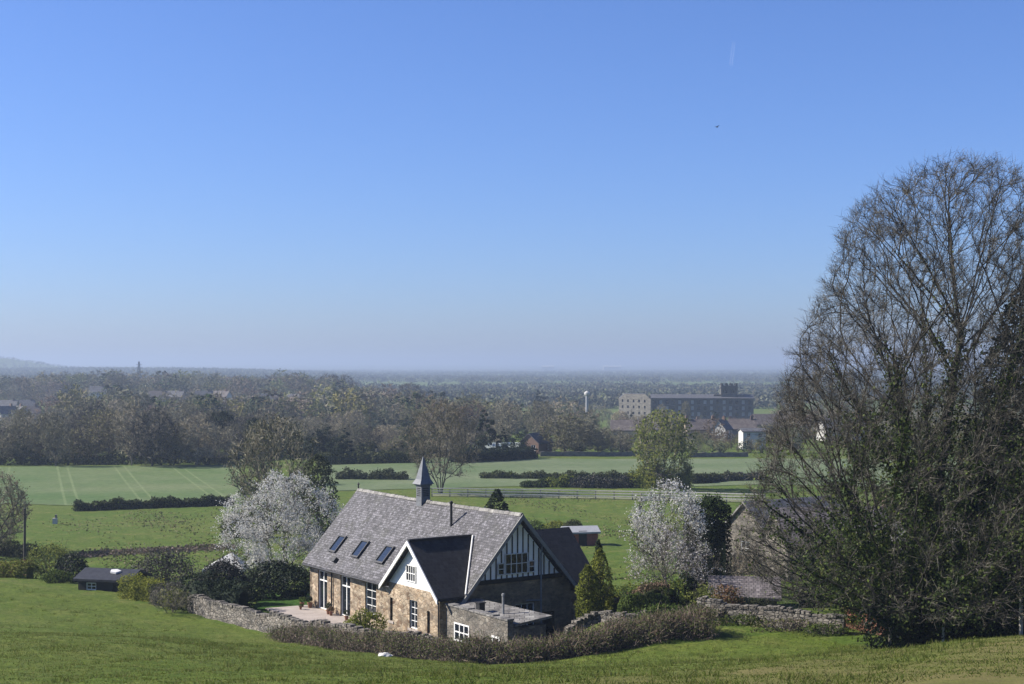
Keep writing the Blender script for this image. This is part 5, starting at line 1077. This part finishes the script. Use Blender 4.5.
building('gabled_house', at(722, 415), 6, 4.2, 3.6, 2.5, math.radians(62), 'farwhite', 'farroof', 'house turning its sunlit pale gable to the fields', 'house', wins=[('left', -1.2, .6, .8, 1.0), ('left', .4, .6, .8, 1.0), ('left', -.4, 2.3, .7, .9)], chim=[(1.5, 0, .8, .9)], base=-3)
FAR = [(6,640,'two-storey white gabled house at the left edge of the wood','farwhite','fargrey',50),(18,650,'white gabled house with dark roof among the left trees','farwhite','fargrey',-40),(30,655,'small white house right of the white gables','farwhite','farroof',20),(9,740,'dark roofed house behind the left white gables','farbuff','fargrey',0),(26,760,'grey roofed house highest on the left','farbuff','fargrey',15),
  (158,760,'pale house in a gap of the left wood, leftmost','farwhite','farroof',10),(176,770,'pale house between two wood crowns above the crop field','farbuff','fargrey',-10),(204,760,'whitest house in the gap above the crop field','farwhite','fargrey',12),(222,770,'pale house at the right of the wood gap','farwhite','farroof',-20),(98,850,'white house below the green skyline tree','farwhite','fargrey',8),
  (270,745,'white house among trees left of the knoll','farwhite','fargrey',5),(296,745,'grey roofed house below the wooded knoll','farbuff','fargrey',-12),(318,750,'buff house below the wooded knoll','farbuff','farroof',18),(366,640,'tall pale pink house end on the wood skyline','farwhite','farroof',60)]
for (px, d, lab, wm, rm_, yw) in FAR:
    zt = 381 if 60 < px < 130 else 399 if px < 60 and d < 700 else 394 if px < 60 else 385 if px < 250 else 388; x, y, z = G(px, d); zz = HC-(zt-HY)/F*d-11.6
    building('distant_house', (x, y, max(z, zz)), 9, 7, 5.2, 3.2, math.radians(yw), wm, rm_, lab, 'house', chim=[(2.5, 0, .9, 1)], wins=wn(9, 3, 3.2), base=-9)
# the mill
mp = at(690, 745, -1); my = math.radians(-4); mill = empty('stone_mill', mp, 'long dark four-storey stone mill with square battlemented tower', 'mill')
ca, sa = math.cos(my), math.sin(my); MP = lambda x, y, z: (mp[0]+x*ca-y*sa, mp[1]+x*sa+y*ca, mp[2]+z)
XL, XR, HT = -20.5, 33.0, 12.9
mf = lambda a, z, o: MP(a, -o, z)
hl = [(XL+1.2+i*3.3, XL+2.7+i*3.3, 0.5+k*3.15, 2.4+k*3.15) for i in range(16) for k in range(4)]
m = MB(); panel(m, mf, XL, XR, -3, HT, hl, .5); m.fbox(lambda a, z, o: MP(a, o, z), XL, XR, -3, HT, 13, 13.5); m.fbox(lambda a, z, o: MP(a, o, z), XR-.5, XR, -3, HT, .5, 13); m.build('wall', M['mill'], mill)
for h_ in hl:
    MB().fbox(mf, h_[0], h_[1], h_[2], h_[3], -.35, -.3).build('window', M['glass'] if (int(h_[0]*7+h_[2]*3) % 5) < 2 else M['tin'], mill)  # lighter panes: reflection in the glass painted as flat pale colour
rf = MB()
for s, y0, y1 in ((1, -.4, 6.75), (-1, 13.9, 6.754)):
    A = [(y1, HT+2.0), (y0, HT+.1), (y0, HT-.15), (y1, HT+1.7)]; rf.prism([MP(XL, y, z) for y, z in A], [MP(XR+.3, y, z) for y, z in A])
rf.build('roof', M['fargrey'], mill)
gw = MB(); gf = lambda a, z, o: MP(-37+a, 14-o-a*.85, z); gh = [(1.4+i*2.9, 2.3+i*2.9, 1.0+k*3.2, 2.4+k*3.2) for i in range(5) for k in range(4)]
panel(gw, gf, 0, 16.5, -3, 12.4, gh, .5); gw.prism([gf(a, z, 0) for a, z in ((0,12.4),(16.5,12.4),(13.5,15.0),(3,15.0))], [gf(a, z, -.5) for a, z in ((0,12.4),(16.5,12.4),(13.5,15.0),(3,15.0))]); gw.fbox(gf, 0, .5, -3, 12.4, -14, -.5); gw.fbox(gf, 16, 16.5, -3, 12.4, -14, -.5)
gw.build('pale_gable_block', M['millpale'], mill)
for h_ in gh: MB().fbox(gf, *h_, -.35, -.3).build('window', M['glass'], mill)
rf = MB(); A = [(0,12.42),(16.5,12.42),(13.5,15.02),(3,15.02)]; rf.prism([gf(a, z+.02, -.5) for a, z in A], [gf(a, z+.02, -14) for a, z in A]); rf.build('gable_block_roof', M['fargrey'], mill)
tw = MB(); tq = lambda a, z, o: MP(20.6+a, 6+o, z); tw.fbox(tq, -4.3, 4.3, HT, 19.6, -4.3, 4.3); tw.fbox(tq, -4.7, 4.7, 18.2, 18.8, -4.7, 4.7)
to = tw.build('tower', M['mill'], mill); bt = MB()
for i in range(4):
    a = -4.3+i*2.5
    for (u0, u1, v0, v1) in ((a, a+1.2, -4.3, -3.7), (a, a+1.2, 3.7, 4.3)): bt.fbox(tq, u0, u1, 19.604, 20.7, v0, v1)
    for (u0, u1, v0, v1) in ((-4.3, -3.7, a+1.25, a+2.4), (3.7, 4.3, a+1.25, a+2.4)):
        if v1 < 3.6: bt.fbox(tq, u0, u1, 19.604, 20.7, v0, v1)
bt.build('battlement', M['mill'], to)
tb = MB(); tb.fbox(tq, -8.0, -4.3, HT, 14.9, -3, 3); tb.fbox(tq, 4.3, 8, HT, 14.5, -3, 3); tb.build('stair_block', M['mill'], mill)
for i in range(2): MB().fbox(tq, -2.6+i*3.4, -1+i*3.4, 15.4, 17.4, -4.33, -4.2).build('tower_window', M['glass'], to)
# white-topped chimney, mast
cp_ = at(587, 620); ch = empty('mill_chimney', cp_, 'slim grey chimney with a white cap rising from the trees', 'chimney'); zt = HC-(395.5-HY)/F*620
MB().tube((cp_[0], cp_[1], cp_[2]-1), (cp_[0], cp_[1], zt), .75, .62, 12).build('shaft', M['tin'], ch); MB().lathe((cp_[0], cp_[1], zt), [(.7,0),(1.2,.4),(1.2,1.3),(.5,1.9)], 12).build('cap', M['farwhite'], ch)
ps = at(139, 1150); py_ = empty('lattice_mast', ps, 'thin lattice mast on the left wooded skyline', 'mast'); zt = HC-(361.5-HY)/F*1150
l = MB(); H_ = zt-ps[2]
for sx, sy in ((1,1),(1,-1),(-1,1),(-1,-1)): l.tube((ps[0]+sx*2.2, ps[1]+sy*2.2, ps[2]), (ps[0]+sx*.35, ps[1]+sy*.35, zt), .28, .2, 4)
for k in range(10):
    z0, z1 = ps[2]+H_*k/10, ps[2]+H_*(k+1)/10; r0, r1 = 2.2-1.85*k/10, 2.2-1.85*(k+1)/10
    for sy in (1, -1): s = 1 if k % 2 else -1; l.tube((ps[0]+s*r0, ps[1]+sy*r0, z0), (ps[0]-s*r1, ps[1]+sy*r1, z1), .12, .12, 4)
l.build('lattice', M['steel'], py_); am = MB()
for k, w_ in ((.8, 3.2), (.9, 2.4)): am.tube((ps[0]-w_, ps[1], ps[2]+H_*k), (ps[0]+w_, ps[1], ps[2]+H_*k), .2, .2, 4)
am.build('cross_arm', M['steel'], py_)
for px, d, L, h_, lab in ((548,7000,60,14,'bright white industrial shed far out on the plain, left'), (612,7300,90,15,'longer bright white industrial shed far out on the plain, right')):
    x, y, z = G(px, d); zt = HC-(366.5-HY)/F*d; r = empty('industrial_shed', (x, y, zt-h_), lab, 'industrial shed')
    MB().box((x, y, zt-h_-15), (L, 40, h_+15)).build('wall', M['farwhite'], r); A = [(-20.5,zt),(20.5,zt),(0,zt+4)]; MB().prism([(x-L/2-.5, y+a, z_+.02) for a, z_ in A], [(x+L/2+.5, y+a, z_+.02) for a, z_ in A]).build('roof', M['farwhite'], r)

# ------------------------------------------------------------------ bird, contrail
bp = W(717, 127, 190); b = NP(); r = MB(); r.lathe((0,0,0), [(.01,-.2),(.07,-.08),(.08,.05),(.04,.16),(.01,.22)], 8)
r.v = [(z, x, y) for x, y, z in r.v]; r.add([(-.08,0,.03),(.1,0,.03),(.02,.42,.16),(-.1,.40,.15),(-.08,0,.05),(.1,0,.05),(.02,.42,.17),(-.1,.40,.16)], [(0,1,2,3),(4,5,6,7),(1,2,6,5),(0,3,7,4)]).add([(-.08,0,.03),(.1,0,.03),(.02,-.42,.16),(-.1,-.40,.15),(-.08,0,.05),(.1,0,.05),(.02,-.42,.17),(-.1,-.40,.16)], [(0,1,2,3),(4,5,6,7),(1,2,6,5),(0,3,7,4)]).add([(-.15,-.05,0),(-.36,-.09,0),(-.36,.09,0),(-.15,.05,0)], [(0,1,2,3)])
ob = r.build('bird', M['bird']); ob.location = bp; ob.rotation_euler[2] = .7; tag(ob, 'tiny dark bird high in the sky left of the tree top', 'bird')
m, nt, o = newmat('ice_trail'); d_ = nd(nt, 'BsdfDiffuse'); d_.inputs[0].default_value = (.9,.9,.9,1); t_ = nd(nt, 'BsdfTransparent'); mx = nd(nt, 'MixShader'); mx.inputs[0].default_value = .035
nt.links.new(t_.outputs[0], mx.inputs[1]); nt.links.new(d_.outputs[0], mx.inputs[2]); nt.links.new(mx.outputs[0], o.inputs['Surface'])
ct = MB()
for dx in (-1.2, 1.0): ct.tube(W(731+dx, 65, 36000), W(734+dx, 42, 50000), 13, 9, 8)
tag(ct.build('contrail', m), 'short faint white vapour trail high in the blue sky', 'vapour trail')

# ------------------------------------------------------------------ air, sky, sun, camera
m, nt, o = newmat('haze_air'); v = nd(nt, 'VolumePrincipled'); v.inputs['Color'].default_value = (.43,.53,.69,1); v.inputs['Density'].default_value = HAZE = .00027; v.inputs['Anisotropy'].default_value = .2
nt.links.new(v.outputs[0], o.inputs['Volume'])
hb = MB().box((0, 7500, -30), (36000, 15600, 110)).build('haze', m); tag(hb, kind='stuff')
SUN = Vector((-.985, .10, 0)).normalized()*math.cos(math.radians(36.5)); SUN.z = math.sin(math.radians(36.5))
world = bpy.data.worlds.new('World'); sc.world = world; world.use_nodes = True; nt = world.node_tree; nt.nodes.clear()
sky = nt.nodes.new('ShaderNodeTexSky'); sky.sky_type = 'NISHITA'; sky.sun_disc = False; sky.sun_elevation = math.radians(36.5); sky.sun_rotation = math.atan2(SUN.x, SUN.y) % (2*math.pi)
sky.altitude = 0; sky.air_density = 1.0; sky.dust_density = .55; sky.ozone_density = 8
bg = nt.nodes.new('ShaderNodeBackground'); bg.inputs['Strength'].default_value = .05; wo = nt.nodes.new('ShaderNodeOutputWorld'); nt.links.new(mixc(nt, sky.outputs[0], (1.10, 1.15, 1.48), 1, 'MULTIPLY'), bg.inputs[0]); nt.links.new(bg.outputs[0], wo.inputs[0])
sd = bpy.data.lights.new('sun', 'SUN'); sd.energy = 5.0; sd.angle = math.radians(.5); sd.color = (1, .93, .82); so = bpy.data.objects.new('sun', sd); COL.objects.link(so); so.rotation_euler = (-SUN).to_track_quat('-Z', 'Y').to_euler()
cd = bpy.data.cameras.new('camera'); cam = bpy.data.objects.new('camera', cd); COL.objects.link(cam); sc.camera = cam
cam.location = (0, 0, HC); cam.rotation_euler = (math.radians(90), 0, 0); cd.sensor_width = 36; cd.lens = F*36/1024; cd.shift_y = (HY-342)/1024; cd.clip_start = .5; cd.clip_end = 120000
sc.view_settings.view_transform = 'Standard'; sc.view_settings.look = 'None'; sc.view_settings.gamma = 1; sc.view_settings.exposure = 1.14
sc.cycles.use_denoising = True; sc.cycles.max_bounces = 6; sc.cycles.diffuse_bounces = 2; sc.cycles.transparent_max_bounces = 8; sc.cycles.volume_bounces = 0
